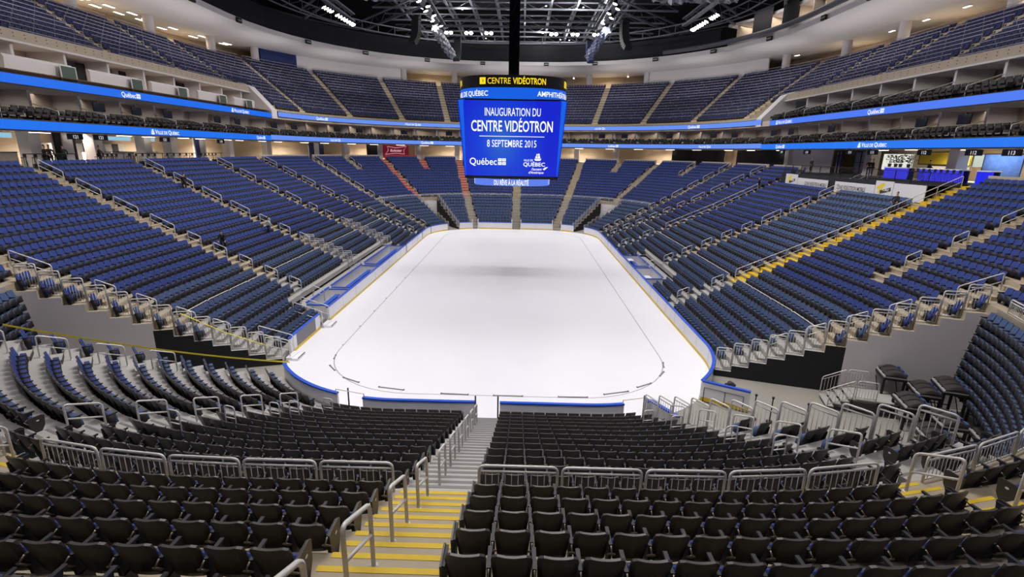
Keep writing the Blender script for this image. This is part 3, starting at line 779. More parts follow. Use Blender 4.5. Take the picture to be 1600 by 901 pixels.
sch.sort(key=lambda a: a[0])
for _, t, tier_, side, ri in sch[:300]:
    o = link('suite_chair', ccm, None, t[:3], t[3])
    lb = 'black suite chair in the %s row above the %s %s light ribbon' % (('front', 'middle', 'back')[ri], SIDE_W[side], tier_)
    tag(o, lb, 'chair', 'black suite chairs, %s row, %s %s tier' % (('front', 'middle', 'back')[ri], SIDE_W[side], tier_))
o = merged('suite_chairs', cc, [a[1] for a in sch[300:]], [M_CHAIR]); tag(o, 'black suite chairs lined up along the far suites', 'chairs', kind='stuff')
# ================================================================== HANDRAILS AND FENCES
def arc_corner(p, a, b, r, n=4):
    """points rounding the corner p between directions to a and b"""
    p, a, b = map(Vector, (p, a, b)); da, db = (a - p).normalized(), (b - p).normalized(); out = []
    for i in range(n + 1):
        t = i / n; out.append((p + da * r * (1 - t)) * (1 - t) + (p + db * r * t) * t if False else p + da * r * (1 - t) ** 2 + db * r * t ** 2)
    return out
RAILM = {}
def rail_mesh(run, rise, h=.95, r=.03, n=6, h2=.5):
    k = (round(run, 2), round(rise, 2), h, r)
    if k not in RAILM:
        A0, A1, B1, B0 = Vector((0, 0, 0)), Vector((0, 0, h)), Vector((0, run, rise + h)), Vector((0, run, rise))
        m = MB(); m.tube([A0] + arc_corner(A1, A0, B1, .12) + arc_corner(B1, A1, B0, .12) + [B0], r, n)
        for p in (A0, B0): m.cyl(p, p + Vector((0, 0, .02)), r * 2.1, 8)
        q = MB(); q.tube([Vector((0, 0, h2)), Vector((0, run, rise + h2))], r * .85, n)
        RAILM[k] = (m.mesh('handrail', M_STEEL, True), q.mesh('mid_rail', M_STEEL, True))
    return RAILM[k]
def put_rail(P0, P1, label, group, h=.95, r=.03, name='handrail', n=6):
    P0, P1 = Vector(P0), Vector(P1); D = P1 - P0; run = math.hypot(D.x, D.y)
    a, b = rail_mesh(run, D.z, h, r, n)
    o = link(name, a, None, P0, math.atan2(-D.x, D.y)); tag(o, label, 'handrail', group); link('mid_rail', b, o); return o
def aisle_point(side, u, d, z, shift=None, off=0.):
    x, y, nx, ny = at_u(side, u, d)
    if shift is not None: x = shift
    return Vector((x - ny * off, y + nx * off, z))
AN = {-1: ['left corner stairs', 'upper left corner stairs', 'inner left corner gap', 'left end stairs by the tunnel', 'left stairs nearest the near bench gate', 'left stairs by the first bench', 'left stairs by the second bench', 'left stairs beyond the benches', 'far left corner stairs', 'short far left stairs', 'left red stairs', 'short red stairs', 'red stairs left of the scoreboard'],
      1: ['right corner stairs', 'upper right corner stairs', 'right end stairs by the tunnel', 'short right stairs', 'yellow edged right stairs', 'right stairs before the penalty boxes', 'right stairs with the long rail', 'right stairs beyond the penalty boxes', 'far right corner stairs', 'short far right stairs', 'far right diagonal stairs', 'short far end stairs', 'far stairs right of the scoreboard']}
def rails_on(side, u, nm, pairs, shift=None, off=0.):
    for k, (i0, i1) in enumerate(pairs):
        d0, d1 = RW(u, i0)[0] - .5, RW(u, i1)[0] - .5
        put_rail(aisle_point(side, u, d0, RW(u, i0)[1], shift, off), aisle_point(side, u, d1, RW(u, i1)[1], shift, off), 'steel handrail on the %s, %s up from the ice' % (nm, nth(k)), 'handrails on the ' + nm)
LOWP = [(1, 2), (3, 4), (5, 6), (7, 8), (9, 10), (11, 12)]
HIP = [(13, 15), (16, 18), (19, 21), (22, 24)]
for side in (-1, 1):
    for ai, (u, d0, d1, look) in enumerate(AISLES[side]):
        nm = AN[side][ai]
        if look == 'corner': rails_on(side, u, nm, [(2, 3), (4, 5), (6, 7), (8, 9), (10, 11)])
        elif look == 'cornerup': rails_on(side, u, nm, [(13, 14), (15, 16), (17, 18)])
        elif look in ('yellow', 'long'):
            long_ = [(6, 8), (8, 10), (10, 12), (12, 14), (14, 16), (16, 18), (18, 20), (20, 22), (22, 24)] if look == 'yellow' else [(7, 9), (9, 11), (11, 13), (13, 15), (15, 17), (17, 19)]
            rails_on(side, u, nm, [(1, 2), (4, 5)] + long_, off=.25 if look == 'yellow' else 0)
        elif look == 'bench': rails_on(side, u, nm, LOWP[3:] + HIP)
        elif look == 'short': rails_on(side, u, nm, [(20, 21), (22, 24)])
        elif look in ('redshort', 'inner'): pass
        elif look == 'partial': rails_on(side, u, nm, [(13, 14), (16, 17), (19, 21), (22, 24)])
        elif look in ('red', 'far'): rails_on(side, u, nm, [(11, 12), (14, 15), (17, 18), (20, 21)] if d0 > 5 else [])
        elif look == 'end': rails_on(side, u, nm, [(3, 4), (5, 6), (7, 8), (9, 10), (12, 14), (16, 18), (20, 22)])
        else: rails_on(side, u, nm, LOWP + HIP)
rails_on(1, 0, 'middle stairs', [(i, i + 1) for i in (1, 3, 5, 7, 9, 11)] + [(13, 14), (15, 16), (17, 18), (19, 20)], shift=-.55)

FM = {}
def fence_mesh(L, h, slope=0., r=.028, gap=.125, mid=True):
    k = (round(L, 2), h, round(slope, 2), mid)
    if k not in FM:
        A0, A1, B1, B0 = Vector((0, 0, 0)), Vector((0, 0, h)), Vector((L, 0, h + slope)), Vector((L, 0, slope))
        r = .034 if h > 1.2 else r; m = MB(); m.tube([A0] + arc_corner(A1, A0, B1, .13) + arc_corner(B1, A1, B0, .13) + [B0], r, 8)
        mid_ = MB(); zz = h - .13 if h < .9 else h - .16
        mid_.tube([(0, 0, zz), (L, 0, zz + slope)], r * .85, 6); low_ = MB(); low_.tube([(0, 0, .07), (L, 0, .07 + slope)], r * .75, 6)
        bal = MB(); bal.cyl((0, 0, .07), (0, 0, zz), .0085 if h < 1.2 else .012, 5)
        FM[k] = (m.mesh('fence_panel', M_STEEL, True), mid_.mesh('mid_rail', M_STEEL, True), low_.mesh('bottom_rail', M_STEEL, True), bal.mesh('baluster', M_STEEL, True), max(3, int(L / gap)))
    return FM[k]
def put_fence(A, B, h, label, group, parts=True):
    A, B = Vector(A), Vector(B); D = B - A; L = math.hypot(D.x, D.y)
    a, b, b2, c, n = fence_mesh(L, h, D.z)
    rz = math.atan2(D.y, D.x)
    o = link('fence_panel', a, None, A, rz); tag(o, label, 'fence', group); link('mid_rail', b, o); link('bottom_rail', b2, o)
    if parts:
        for k in range(1, n): q = link('baluster', c, o, (L * k / n, 0, D.z * k / n))
    else:
        m = MB()
        for k in range(1, n): m.cyl((L * k / n, 0, .07 + D.z * k / n), (L * k / n, 0, h - .15 + D.z * k / n), .012, 4)
        m.build('balusters', M_STEEL, o)
    return o
# low railing of the near stand, between the movable and the fixed rows
for side in (-1, 1):
    u_c = AISLES[side][1][0]; d = 12.33; h_a = .62 / seglen(d)[1]
    spans = [(C_NEAR[side] + .02, u2s(u_c - h_a, d), 'between the middle and %s corner stairs' % SIDE_W[side]), (u2s(u_c + h_a, d), u2s(ang1(20), d), 'outward of the %s corner stairs' % SIDE_W[side])]
    for s0, s1, wn in spans:
        n = max(1, round((s1 - s0) / 1.62)); w_ = (s1 - s0) / n
        for k in range(n):
            a, b = P3(side, s2u(s0 + k * w_ + .05, d), d, 5.65), P3(side, s2u(s0 + (k + 1) * w_ - .05, d), d, 5.65)
            put_fence(a, b, .68, 'low steel railing panel %s, %s from the %s' % (wn, nth(k), 'middle' if 'between' in wn else 'stairs'), 'low railing of the near stand')
# stepped fences up the edges of the stands at the tunnels
def stepped(side, u, i0, i1, h, what, grp, back=0):
    for k, i in enumerate(range(i0, i1 + 1)):
        uu = u if u else tun0(side, ROWS[i][0]) - .006
        ua_, ub_ = (uu, uu) if u else (tun0(side, FR(1, i)) - .004, tun0(side, FR(1, i + 1)) - .004)
        a, b = P3(side, ua_, FR(uu, i) + .03, RW(uu, i)[1]), P3(side, ub_, FR(uu, i + 1) - .03, RW(uu, i)[1])
        put_fence(a, b, h, '%s, %s up from the ice' % (what, nth(k)), grp, parts=u is None or (side, u) in EDGE)
EDGE = {(-1, TUN_NEAR[-1][1] + .012), (1, TUN_NEAR[1][1] + .012), (1, None)}
for side, u in EDGE:
    if u: stepped(side, u, 0, 12, 1.35, 'steel fence panel stepping up beside the %s tunnel stairs' % SIDE_W[side], 'stepped fence at the %s end stairs' % SIDE_W[side])
    else: stepped(side, u, 0, 11, 1.25, 'fence panel on the tunnel edge at the right corner seats', 'stepped fence at the right corner seats')
for side in (-1, 1):
    for k, u in enumerate(TUN_FAR[side]):
        stepped(side, u + (-.006 if k == 0 else .006), 0, FAR_K, 1.05, 'fence panel on the %s edge of the far %s tunnel' % (('outer', 'inner')[k], SIDE_W[side]), 'fence of the far %s tunnel' % SIDE_W[side])
# far cross railing
d = FRONT_S[10] + .05
for side in (-1, 1):
    s0, s1 = u2s(ang3(18), d), half_len(d) - .6; n = round((s1 - s0) / 2.4); w_ = (s1 - s0) / n
    for k in range(n):
        put_fence(P3(side, s2u(s0 + k * w_ + .04, d), d, ROWS_S[10][1]), P3(side, s2u(s0 + (k + 1) * w_ - .04, d), d, ROWS_S[10][1]), .66, 'low railing panel across the far stand, %s on the %s counted from the side' % (nth(k), SIDE_W[side]), 'cross railing of the far stand', parts=False)
# low double rails along the sides behind the sixth row
d = 5.52
for side in (-1, 1):
    k = 0
    ua = [TUN_NEAR[side][1] + .05] + [u for u, a, b, l in AISLES[side] if 1.9 < u < 3 and a < 5] + [3.0]
    for u0, u1 in zip(ua, ua[1:]):
        s0, s1 = u2s(u0, d) + .7, u2s(u1, d) - .7; n = max(1, round((s1 - s0) / 2.6)); w_ = (s1 - s0) / n
        if s1 - s0 < 1.5: continue
        for q in range(n):
            put_rail(P3(side, s2u(s0 + q * w_ + .03, d), d, ROWS[5][1]), P3(side, s2u(s0 + (q + 1) * w_ - .03, d), d, ROWS[5][1]), 'long pale rail panel behind the movable rows on the %s, %s from the near end' % (SIDE_W[side], nth(k)), 'row rails along the %s stand' % SIDE_W[side], h=.9, r=.028, name='row_rail'); k += 1
# fences flanking the two bench stairs on the left
for ai in (5, 6):
    u = AISLES[-1][ai][0]
    for sgn in (-1, 1):
        for k, i in enumerate(range(2, 8)):
            uu = u + sgn * .6 / 44
            put_fence(P3(-1, uu, FR(uu, i) + .03, RW(uu, i)[1]), P3(-1, uu, FR(uu, i + 1) - .03, RW(uu, i)[1]), 1.05, 'fence panel on the %s side of %s, %s up' % (('near', 'far')[sgn > 0], AN[-1][ai], nth(k)), 'fences of the ' + AN[-1][ai], parts=False)
# short looped rails at row ends of the near corners
for side, rows_ in ((-1, (2, 4, 5, 7, 9)), (1, (3, 5, 8, 10))):
    for k, i in enumerate(rows_):
        u = AISLES[side][0][0] - 1.9 / seglen(ROWS[i][0])[1]
        A = P3(side, u, ROWS[i][0] - .55, ROWS[i][1]); xx, yy, nx, ny = at_u(side, u, 1); T = Vector((-ny, nx, 0)) * (.42 * side)
        put_rail(A, A + T, 'short looped grab rail among the seats inside the %s corner stairs, %s from the ice' % (SIDE_W[side], nth(k)), 'grab rails of the near stand', h=.95, r=.024, name='grab_rail')

# ================================================================== DASHER BOARDS
def dasher(side, u0, u1, label, kick=True, panel=None, zt=1.07):
    root = empty('dasher_board', P3(side, (u0 + u1) / 2, .05, 0)); tag(root, label, 'rink board', 'boards round the ice')
    inv = Matrix.Translation(-root.location)
    def part(nm, prof, mt):
        m = MB(); sweep(m, side, u0, u1, prof, 0, True, cap=True, n=26); m.v = [tuple(Vector(p) - root.location) for p in m.v]; return m.build(nm, mt, root)
    part('panel', [(.0, .0), (.0, zt), (.10, zt), (.10, 0)], panel or M_WHITE)
    part('top_rail', [(-.03, zt), (-.03, zt + .07), (.15, zt + .07), (.15, zt)], M_BLUE)
    if kick: part('kick_plate', [(-.018, .0), (-.018, .18), (.0, .18), (.0, 0)], M_YELLOW)
    L = u2s(u1, 0) - u2s(u0, 0); n = int(L / 2.4)
    for k in range(1, n):
        u = s2u(u2s(u0, 0) + k * L / n, 0); q = MB(); a = P3(side, u, -.008, .0) - root.location; q.cyl(a, a + Vector((0, 0, zt)), .012, 4); q.build('seam', M_STEEL, root)
    return root
M_GRAYP = mat('board_grey', (120, 118, 124), .5)
gap = .055
dasher(-1, .16, 1.121, 'white board with blue top left of the middle gap'); dasher(-1, 1.225, 1.62, 'curved white board with blue top in the near left corner')
dasher(-1, 1.915, 1.99, 'short white board with yellow foot before the left grey board'); dasher(-1, 1.99, 2.065, 'grey board with blue top below the first left rows', panel=M_GRAYP); dasher(-1, 2.065, 2.083, 'narrow white board beside the bench gate')
dasher(-1, 2.118, 2.335, 'white board in front of the first players bench'); dasher(-1, 2.335, 2.70, 'white board in front of the second players bench'); dasher(-1, 2.715, 2.93, 'white board beyond the players benches on the left')
dasher(-1, 2.945, 3.17, 'white board curving into the far left corner'); dasher(-1, 3.19, 3.49, 'curved white board left of the far left tunnel')
dasher(-1, 3.66, 3.82, 'curved white board right of the far left tunnel'); dasher(-1, 3.90, 4.93, 'white far board left of the far middle gap')
dasher(1, .095, 1.135, 'white board with blue top right of the middle gap'); dasher(1, 1.225, 1.245, 'narrow white board end beside the ice resurfacer gate')
dasher(1, 1.545, 2.36, 'white board with blue top curving round the near right corner'); dasher(1, 2.36, 2.60, 'white board in front of the penalty boxes'); dasher(1, 2.60, 3.41, 'long white board curving into the far right corner')
dasher(1, 3.575, 3.74, 'curved white board left of the far right tunnel'); dasher(1, 3.86, 4.74, 'white far board right of the far middle gap')
def gate_door(P, D, label, face=1):
    """a swung-out board door: hinge at P, running along D"""
    P, D = Vector(P), Vector(D); L = D.length; t = D.normalized(); nrm = Vector((-t.y, t.x, 0)) * face
    root = empty('rink_gate', P); tag(root, label, 'gate'); c = D / 2
    def bx(nm, z0, z1, th, off, mt):
        m = MB(); m.obox(c + nrm * off + Vector((0, 0, (z0 + z1) / 2)), D / 2, nrm * th, (0, 0, (z1 - z0) / 2)); return m.build(nm, mt, root)
    bx('panel', .02, 1.08, .05, 0, M_WHITE); bx('top_rail', 1.08, 1.16, .09, 0, M_BLUE); bx('kick_plate', .02, .24, .012, .058, M_YELLOW)
    m = MB(); o = nrm * .12
    for f in (.06, .5, .88): m.cyl(t * L * f + o, t * L * f + o + Vector((0, 0, .82)), .02, 6)
    for z in (.82,): m.cyl(t * L * .06 + o + Vector((0, 0, z)), t * L * .88 + o + Vector((0, 0, z)), .02, 6)
    m.build('brace', M_BLKMET, root)
    return root
gate_door(P3(1, 1.54, .1, 0), (2.0, -1.15, 0), 'open white gate with yellow foot swung out at the near right corner', -1)
gate_door(P3(1, 1.24, .1, 0), (.9, -1.5, 0), 'open white gate behind the fence panels at the near right corner', 1)
# players' benches and penalty boxes
def bench_box(side, u0, u1, label, cat='bench', d1=1.75, seats_=True):
    root = empty('bench_enclosure', P3(side, (u0 + u1) / 2, .9, 0)); tag(root, label, cat)
    L0 = root.location
    def bx(nm, ua, ub, da, db, z0, z1, mt):
        m = MB(); pts = [P3(side, a, b, z) for z in (z0, z1) for a, b in ((ua, da), (ub, da), (ub, db), (ua, db))]; m.hexa([p - L0 for p in pts]); return m.build(nm, mt, root)
    bx('platform', u0, u1, .1, d1, 0, .30, M_ALU)
    bx('back_wall', u0, u1, d1, d1 + .06, 0, 1.25, M_WHITE); bx('back_cap', u0, u1, d1 - .04, d1 + .1, 1.25, 1.32, M_BLUE)
    for u in (u0, u1): bx('end_wall', u - .0012, u + .0012, .1, d1, 0, 1.1, M_WHITE); bx('end_cap', u - .0018, u + .0018, .1, d1, 1.1, 1.16, M_BLUE)
    if seats_: bx('bench_seat', u0 + .008, u1 - .008, .75, 1.1, .72, .79, M_BLUE); bx('bench_base', u0 + .012, u1 - .012, .85, 1.0, .3, .72, M_BLKMET)
    return root
bench_box(-1, sideY(14.2), sideY(18.6), 'small white enclosure with blue caps at the left bench gate')
bench_box(-1, sideY(19.2), sideY(27.5), 'near players bench with blue seat on the left side')
bench_box(-1, sideY(28.3), sideY(38.4), 'far players bench with blue seat on the left side')
pb = bench_box(1, sideY(24.6), sideY(29.2), 'near penalty box with white table on the right side', seats_=False); bench_box(1, sideY(30), sideY(35.4), 'far penalty box with blue bench on the right side')
for k, (y, lb) in enumerate(((25.6, 'white folding table in the near penalty box'), (33.6, 'white folding table in the far penalty box'))):
    q = MB(); P = P3(1, sideY(y), .62, .3); q.obox((0, 0, .72), (.28, 0, 0), (0, .6, 0), (0, 0, .02)); o = q.build('folding_table', M_WHITE, None, False, P); tag(o, lb, 'table')
    for sx in (-.2, .2):
        for sy in (-.5, .5): l = MB(); l.cyl((sx, sy, 0), (sx, sy, .7), .015, 6); l.build('leg', M_STEEL, o)
# gate steps and handrails at the left gates
for k, (u, lb) in enumerate(((1.885, 'white step at the near left ice gate'), (2.10, 'white step at the left bench gate'))):
    q = MB(); P = P3(-1, u, -.35, 0); q.box(-.35, .35, -.55, .55, 0, .14); q.box(-.36, .0, -.55, .55, .14, .2); o = q.build('gate_step', M_WHITE, None, False, P); tag(o, lb, 'step')
    e = MB(); e.box(.33, .37, -.5, .5, .13, .16); e.build('edge_strip', M_BLKMET, o)
for k, (u, sg) in enumerate(((1.862, 0), (1.93, 1), (2.086, 2), (2.116, 3))):
    put_rail(P3(-1, u, -.1, .1), P3(-1, u, 1.9, .75), 'sloping pale handrail at the left ice gates, %s from the near corner' % nth(k), 'gate handrails', h=1.15, r=.03, name='gate_rail')
for k, (x, lb) in enumerate(((-.72, 'dark post left of the middle gap in the near boards'), (.34, 'dark post right of the middle gap in the near boards'), (-6.9, 'dark post in the left gap of the near boards'), (7.3, 'dark post in the right gap of the near boards'))):
    q = MB(); q.cyl((0, 0, 0), (0, 0, 1.45), .035, 8); q.box(-.06, .06, -.06, .06, 0, .02); o = q.build('gate_post', M_BLKMET, None, False, (x, (-.12 if abs(x) < 1 else .35), 0)); tag(o, lb, 'post')
for side, u0, u1, lb in ((-1, 1.115, 1.23, 'thin grey bar closing the left gap in the near boards'), (1, 1.13, 1.22, 'thin grey bar closing the right gap in the near boards')):
    a, b = P3(side, u0, .1, 1.32), P3(side, u1, .1, 1.32); q = MB(); q.tube([Vector((0, 0, 0)), b - a], .022, 6); q.cyl((0, 0, -1.32), (0, 0, 0), .022, 6); q.cyl(b - a, b - a - Vector((0, 0, 1.32)), .022, 6)
    o = q.build('gap_bar', M_STEEL, None, False, a); tag(o, lb, 'barrier')
# gate posts of the far gaps
for k, (u, side) in enumerate(((3.825, -1), (3.895, -1), (4.935, -1), (4.735, 1), (3.855, 1), (3.745, 1))):
    q = MB(); q.cyl((0, 0, 0), (0, 0, 1.6), .07, 8); q.cyl((0, 0, 1.6), (0, 0, 1.64), .09, 8); o = q.build('gate_post', M_WHITE, None, False, P3(side, u, .05, 0)); tag(o, 'white post at the far ice gates, %s counted from the far left' % nth(k if side < 0 else k), 'post', 'posts of the far gates')
# loose metal strips lying on the groove
for k, (x, y, a, L) in enumerate(((-9.72, 5.6, 2.25, .9), (-8.1, 4.1, 2.65, 1.25), (-5.6, 3.2, 2.95, 1.5), (-2.1, 2.75, 3.1, 1.5), (.75, 2.7, 0, 1.6), (4.2, 2.75, .02, 1.6), (6.6, 3.35, .3, 1.5), (8.35, 4.35, .55, 1.1), (9.75, 5.9, 1.0, .75), (10.2, 7.2, 1.35, .8), (-10.15, 7.2, 1.75, .6))):
    q = MB(); q.box(-L / 2, L / 2, -.035, .035, 0, .03); q.box(-L / 2, -L / 2 + .06, -.05, .05, 0, .05); q.box(L / 2 - .06, L / 2, -.05, .05, 0, .05)
    o = q.build('metal_strip', mat('strip_grey', (120, 118, 116), .5), None, False, (x, y, .004), a); tag(o, 'thin grey metal strip lying on the ice, %s along the near curve from the left' % nth(k + 1 if k < 10 else 0), 'strip', 'strips on the ice')
for k in range(7):
    q = MB(); q.cyl((0, 0, 0), (0, 0, .05), .07, 8); o = q.build('metal_peg', M_STEEL, None, False, (-10.35 - .03 * (k % 2), 9.2 + k * 3.6, .004)); tag(o, 'small grey peg on the left groove in the ice, %s from the near end' % nth(k), 'peg', 'pegs on the ice')
# ================================================================== TEXT AND LIGHT RIBBONS
def text_mesh(body, h, xs=1.0, bold=0., mt=None, align='CENTER', slant=0.):
    """flat text mesh in local x (right) and y (up); h = cap height"""
    c = bpy.data.curves.new('t', 'FONT'); c.body = body; c.align_x = align; c.size = h / .70; c.offset = bold * h; c.resolution_u = 3; c.shear = slant
    o = bpy.data.objects.new('t', c); me = bpy.data.meshes.new_from_object(o); bpy.data.objects.remove(o); bpy.data.curves.remove(c)
    v = np.zeros(len(me.vertices) * 3, dtype=np.float32); me.vertices.foreach_get('co', v); v = v.reshape(-1, 3); v[:, 0] *= xs; me.vertices.foreach_set('co', v.reshape(-1))
    me.materials.clear(); me.materials.append(mt or M_TXT); return me
def fit(me, wd):
    v = np.zeros(len(me.vertices) * 3, dtype=np.float32); me.vertices.foreach_get('co', v); v = v.reshape(-1, 3); a, b = v[:, 0].min(), v[:, 0].max(); v[:, 0] = (v[:, 0] - (a + b) / 2) * wd / (b - a); me.vertices.foreach_set('co', v.reshape(-1)); return me
def frame_mat(P, n):
    """matrix whose local x runs right, y up, z to a viewer on the ice side; n = outward direction"""
    n = Vector((n[0], n[1], 0)).normalized(); r = n.cross(Vector((0, 0, 1)))
    return Matrix(((r.x, 0, -n.x, P[0]), (r.y, 0, -n.y, P[1]), (0, 1, 0, P[2]), (0, 0, 0, 1)))
def merge_meshes(items, name, mats):
    m = MB()
    for me, dx, dy in items:
        b = len(m.v); m.v += [(v.co.x + dx, v.co.y + dy, v.co.z) for v in me.vertices]
        for p in me.polygons: m.f.append(tuple(b + i for i in p.vertices)); m.m.append(0)
    return m.mesh(name, mats)
def flag_mesh(h):
    """four white quarters, each with a small lily cut out of it"""
    m = MB(); g = h * .10; ch = (h - g) / 2; cw = ch * 1.25; xs, ys = (0, .34, .45, .55, .66, 1), (0, .18, .48, .62, .84, 1)
    hole = {(2, 1), (2, 2), (2, 3), (1, 2), (3, 2)}
    for i in (0, 1):
        for j in (0, 1):
            x0, y0 = i * (cw + g), j * (ch + g)
            for a in range(5):
                for b in range(5):
                    if (a, b) not in hole: m.quad(*[(x0 + cw * xs[p], y0 + ch * ys[q], 0) for p, q in ((a, b), (a + 1, b), (a + 1, b + 1), (a, b + 1))])
    return m.mesh('flag', M_TXT)
def ship_mesh(h):
    m = MB(); P = lambda pts: m.poly([(x * h, y * h, 0) for x, y in pts])
    P([(0, .28), (.12, .0), (.85, .0), (1.0, .34), (.8, .24), (.2, .24)]); P([(.12, .34), (.42, .30), (.40, .62), (.2, .66)]); P([(.48, .3), (.82, .32), (.78, .64), (.5, .66)])
    P([(.26, .70), (.44, .68), (.46, .92), (.3, .92)]); P([(.5, .7), (.74, .68), (.72, .94), (.54, 1.0)])
    return m.mesh('ship', M_TXT)
def logo_quebec(h):
    t = text_mesh('Québec', h, .9, .01); wd = max(v.co.x for v in t.vertices)
    return merge_meshes([(t, -h * .9, -h * .5), (flag_mesh(h * .95), wd - h * .9 + h * .18, -h * .5)], 'wordmark', M_TXT)
def logo_ville(h):
    a = text_mesh('V', h, .95, .02, align='LEFT'); items = []; x = 0
    for ch, s in (('V', 1), ('ILLE DE ', .76), ('Q', 1), ('UÉBEC', .76)):
        a = text_mesh(ch.rstrip(), h * s, .95, .02, align='LEFT'); items.append((a, x, -h * .5)); x += max([v.co.x for v in a.vertices]) + h * (.34 if ch.endswith(' ') else .06)
    tot = x; items = [(a, dx - tot / 2 + h * .5, dy) for a, dx, dy in items]; items.append((ship_mesh(h * 1.25), -tot / 2 - h * 1.0, -h * .62))
    return merge_meshes(items, 'wordmark', M_TXT)
def ribbon(side, u0, u1, z0, z1, rgb, es, label, texts, d=D_RIB):
    root = empty('light_ribbon', P3(side, (u0 + u1) / 2, d, z0)); tag(root, label, 'LED ribbon')
    L0 = root.location
    def sw(nm, prof, mt, closed=True):
        m = MB(); sweep(m, side, u0, u1, prof, 0, closed, cap=closed, n=16); m.v = [tuple(Vector(p) - L0) for p in m.v]; return m.build(nm, mt, root)
    sw('housing', [(d + .02, z0 - .06), (d + .02, z1 + .06), (d + .14, z1 + .06), (d + .14, z0 - .06)], M_BLKMET)
    sc = sw('screen', [(d, z0), (d, z1)], led(label.replace(' ', '_'), rgb, es), False)
    for k, (u, z, me) in enumerate(texts):
        x, y, nx, ny = at_u(side, u, d - .05); o = link('wordmark', me, sc); o.matrix_basis = Matrix.Translation(-L0) @ frame_mat((x, y, z), (nx, ny)) 
    return root
LQ, LV = logo_quebec(.42), logo_ville(.40)
LQf, LVf = logo_quebec(.46), logo_ville(.40)
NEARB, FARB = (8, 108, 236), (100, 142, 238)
zl0, zl1 = 13.42, 14.08; ml = (zl0 + zl1) / 2
ribbon(-1, 1.2, 3.0, zl0, zl1, (12, 110, 236), 1.0, 'bright blue lower light ribbon along the left side', [(2.505, ml, LV), (2.935, ml, LQ)])
ribbon(1, 1.2, 3.0, zl0, zl1, (30, 118, 240), 1.0, 'bright blue lower light ribbon along the right side', [(2.472, ml, LV), (2.874, ml, LQ)])
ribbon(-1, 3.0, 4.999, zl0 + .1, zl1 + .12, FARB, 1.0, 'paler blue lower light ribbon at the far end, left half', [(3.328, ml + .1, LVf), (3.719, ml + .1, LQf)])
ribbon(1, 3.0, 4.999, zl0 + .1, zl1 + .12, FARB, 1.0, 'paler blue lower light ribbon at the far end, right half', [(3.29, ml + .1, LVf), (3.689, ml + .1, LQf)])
ribbon(-1, 1.2, 3.015, 16.55, 17.2, (8, 104, 232), 1.0, 'bright blue upper light ribbon along the left side', [(2.418, 16.87, LQ), (2.835, 16.87, LV)])
ribbon(1, 1.2, 2.965, 16.5, 17.15, (72, 120, 240), 1.0, 'violet blue upper light ribbon along the right side', [(2.481, 16.83, LQ), (2.874, 16.83, LV)])
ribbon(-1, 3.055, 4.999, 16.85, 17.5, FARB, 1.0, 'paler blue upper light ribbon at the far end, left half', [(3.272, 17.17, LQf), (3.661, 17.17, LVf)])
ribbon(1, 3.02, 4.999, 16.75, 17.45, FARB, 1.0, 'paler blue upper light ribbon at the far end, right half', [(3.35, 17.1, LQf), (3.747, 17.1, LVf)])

# ================================================================== SCOREBOARD
SBX, SBY = .22, 30.5
SB = empty('scoreboard', (SBX, SBY, 9.3)); tag(SB, 'big hanging blue scoreboard with white inauguration text over the ice', 'scoreboard')
SB0 = Vector((SBX, SBY, 9.3))
def sell(a, r, e=2.9):
    c, s = math.cos(a), math.sin(a); return Vector((r * math.copysign(abs(c) ** (2 / e), c), r * math.copysign(abs(s) ** (2 / e), s), 0))
def sb_ring(nm, r0, z0, r1, z1, mt, parent=None, th=.25):
    A = np.linspace(0, 2 * PI, 97); m = MB()
    m.grid([[sell(a, r0) + Vector((0, 0, z0)) for a in A], [sell(a, r1) + Vector((0, 0, z1)) for a in A]], 0)
    m.grid([[sell(a, r1) + Vector((0, 0, z1)) for a in A], [sell(a, r1 - th) + Vector((0, 0, z1)) for a in A]], 0)
    m.grid([[sell(a, r0 - th) + Vector((0, 0, z0)) for a in A], [sell(a, r0) + Vector((0, 0, z0)) for a in A]], 0)
    return m.build(nm, mt, parent or SB)
zz = lambda z: z - 9.3
M_SBB = mat('scoreboard_black', (16, 16, 18), .4)
body = MB()
def octa(hw, ch, z): return [Vector((x, y, z)) for x, y in ((-hw + ch * 0, -hw - ch), (hw, -hw - ch), (hw + ch, -hw), (hw + ch, hw), (hw, hw + ch), (-hw, hw + ch), (-hw - ch, hw), (-hw - ch, -hw))]
O0, O1 = octa(4.02, .32, zz(10.05)), octa(4.25, .66, zz(17.0))
for i in range(8): body.quad(O0[i], O0[(i + 1) % 8], O1[(i + 1) % 8], O1[i])
body.poly(O0[::-1]); body.poly(O1); body.build('body', M_SBB, SB)
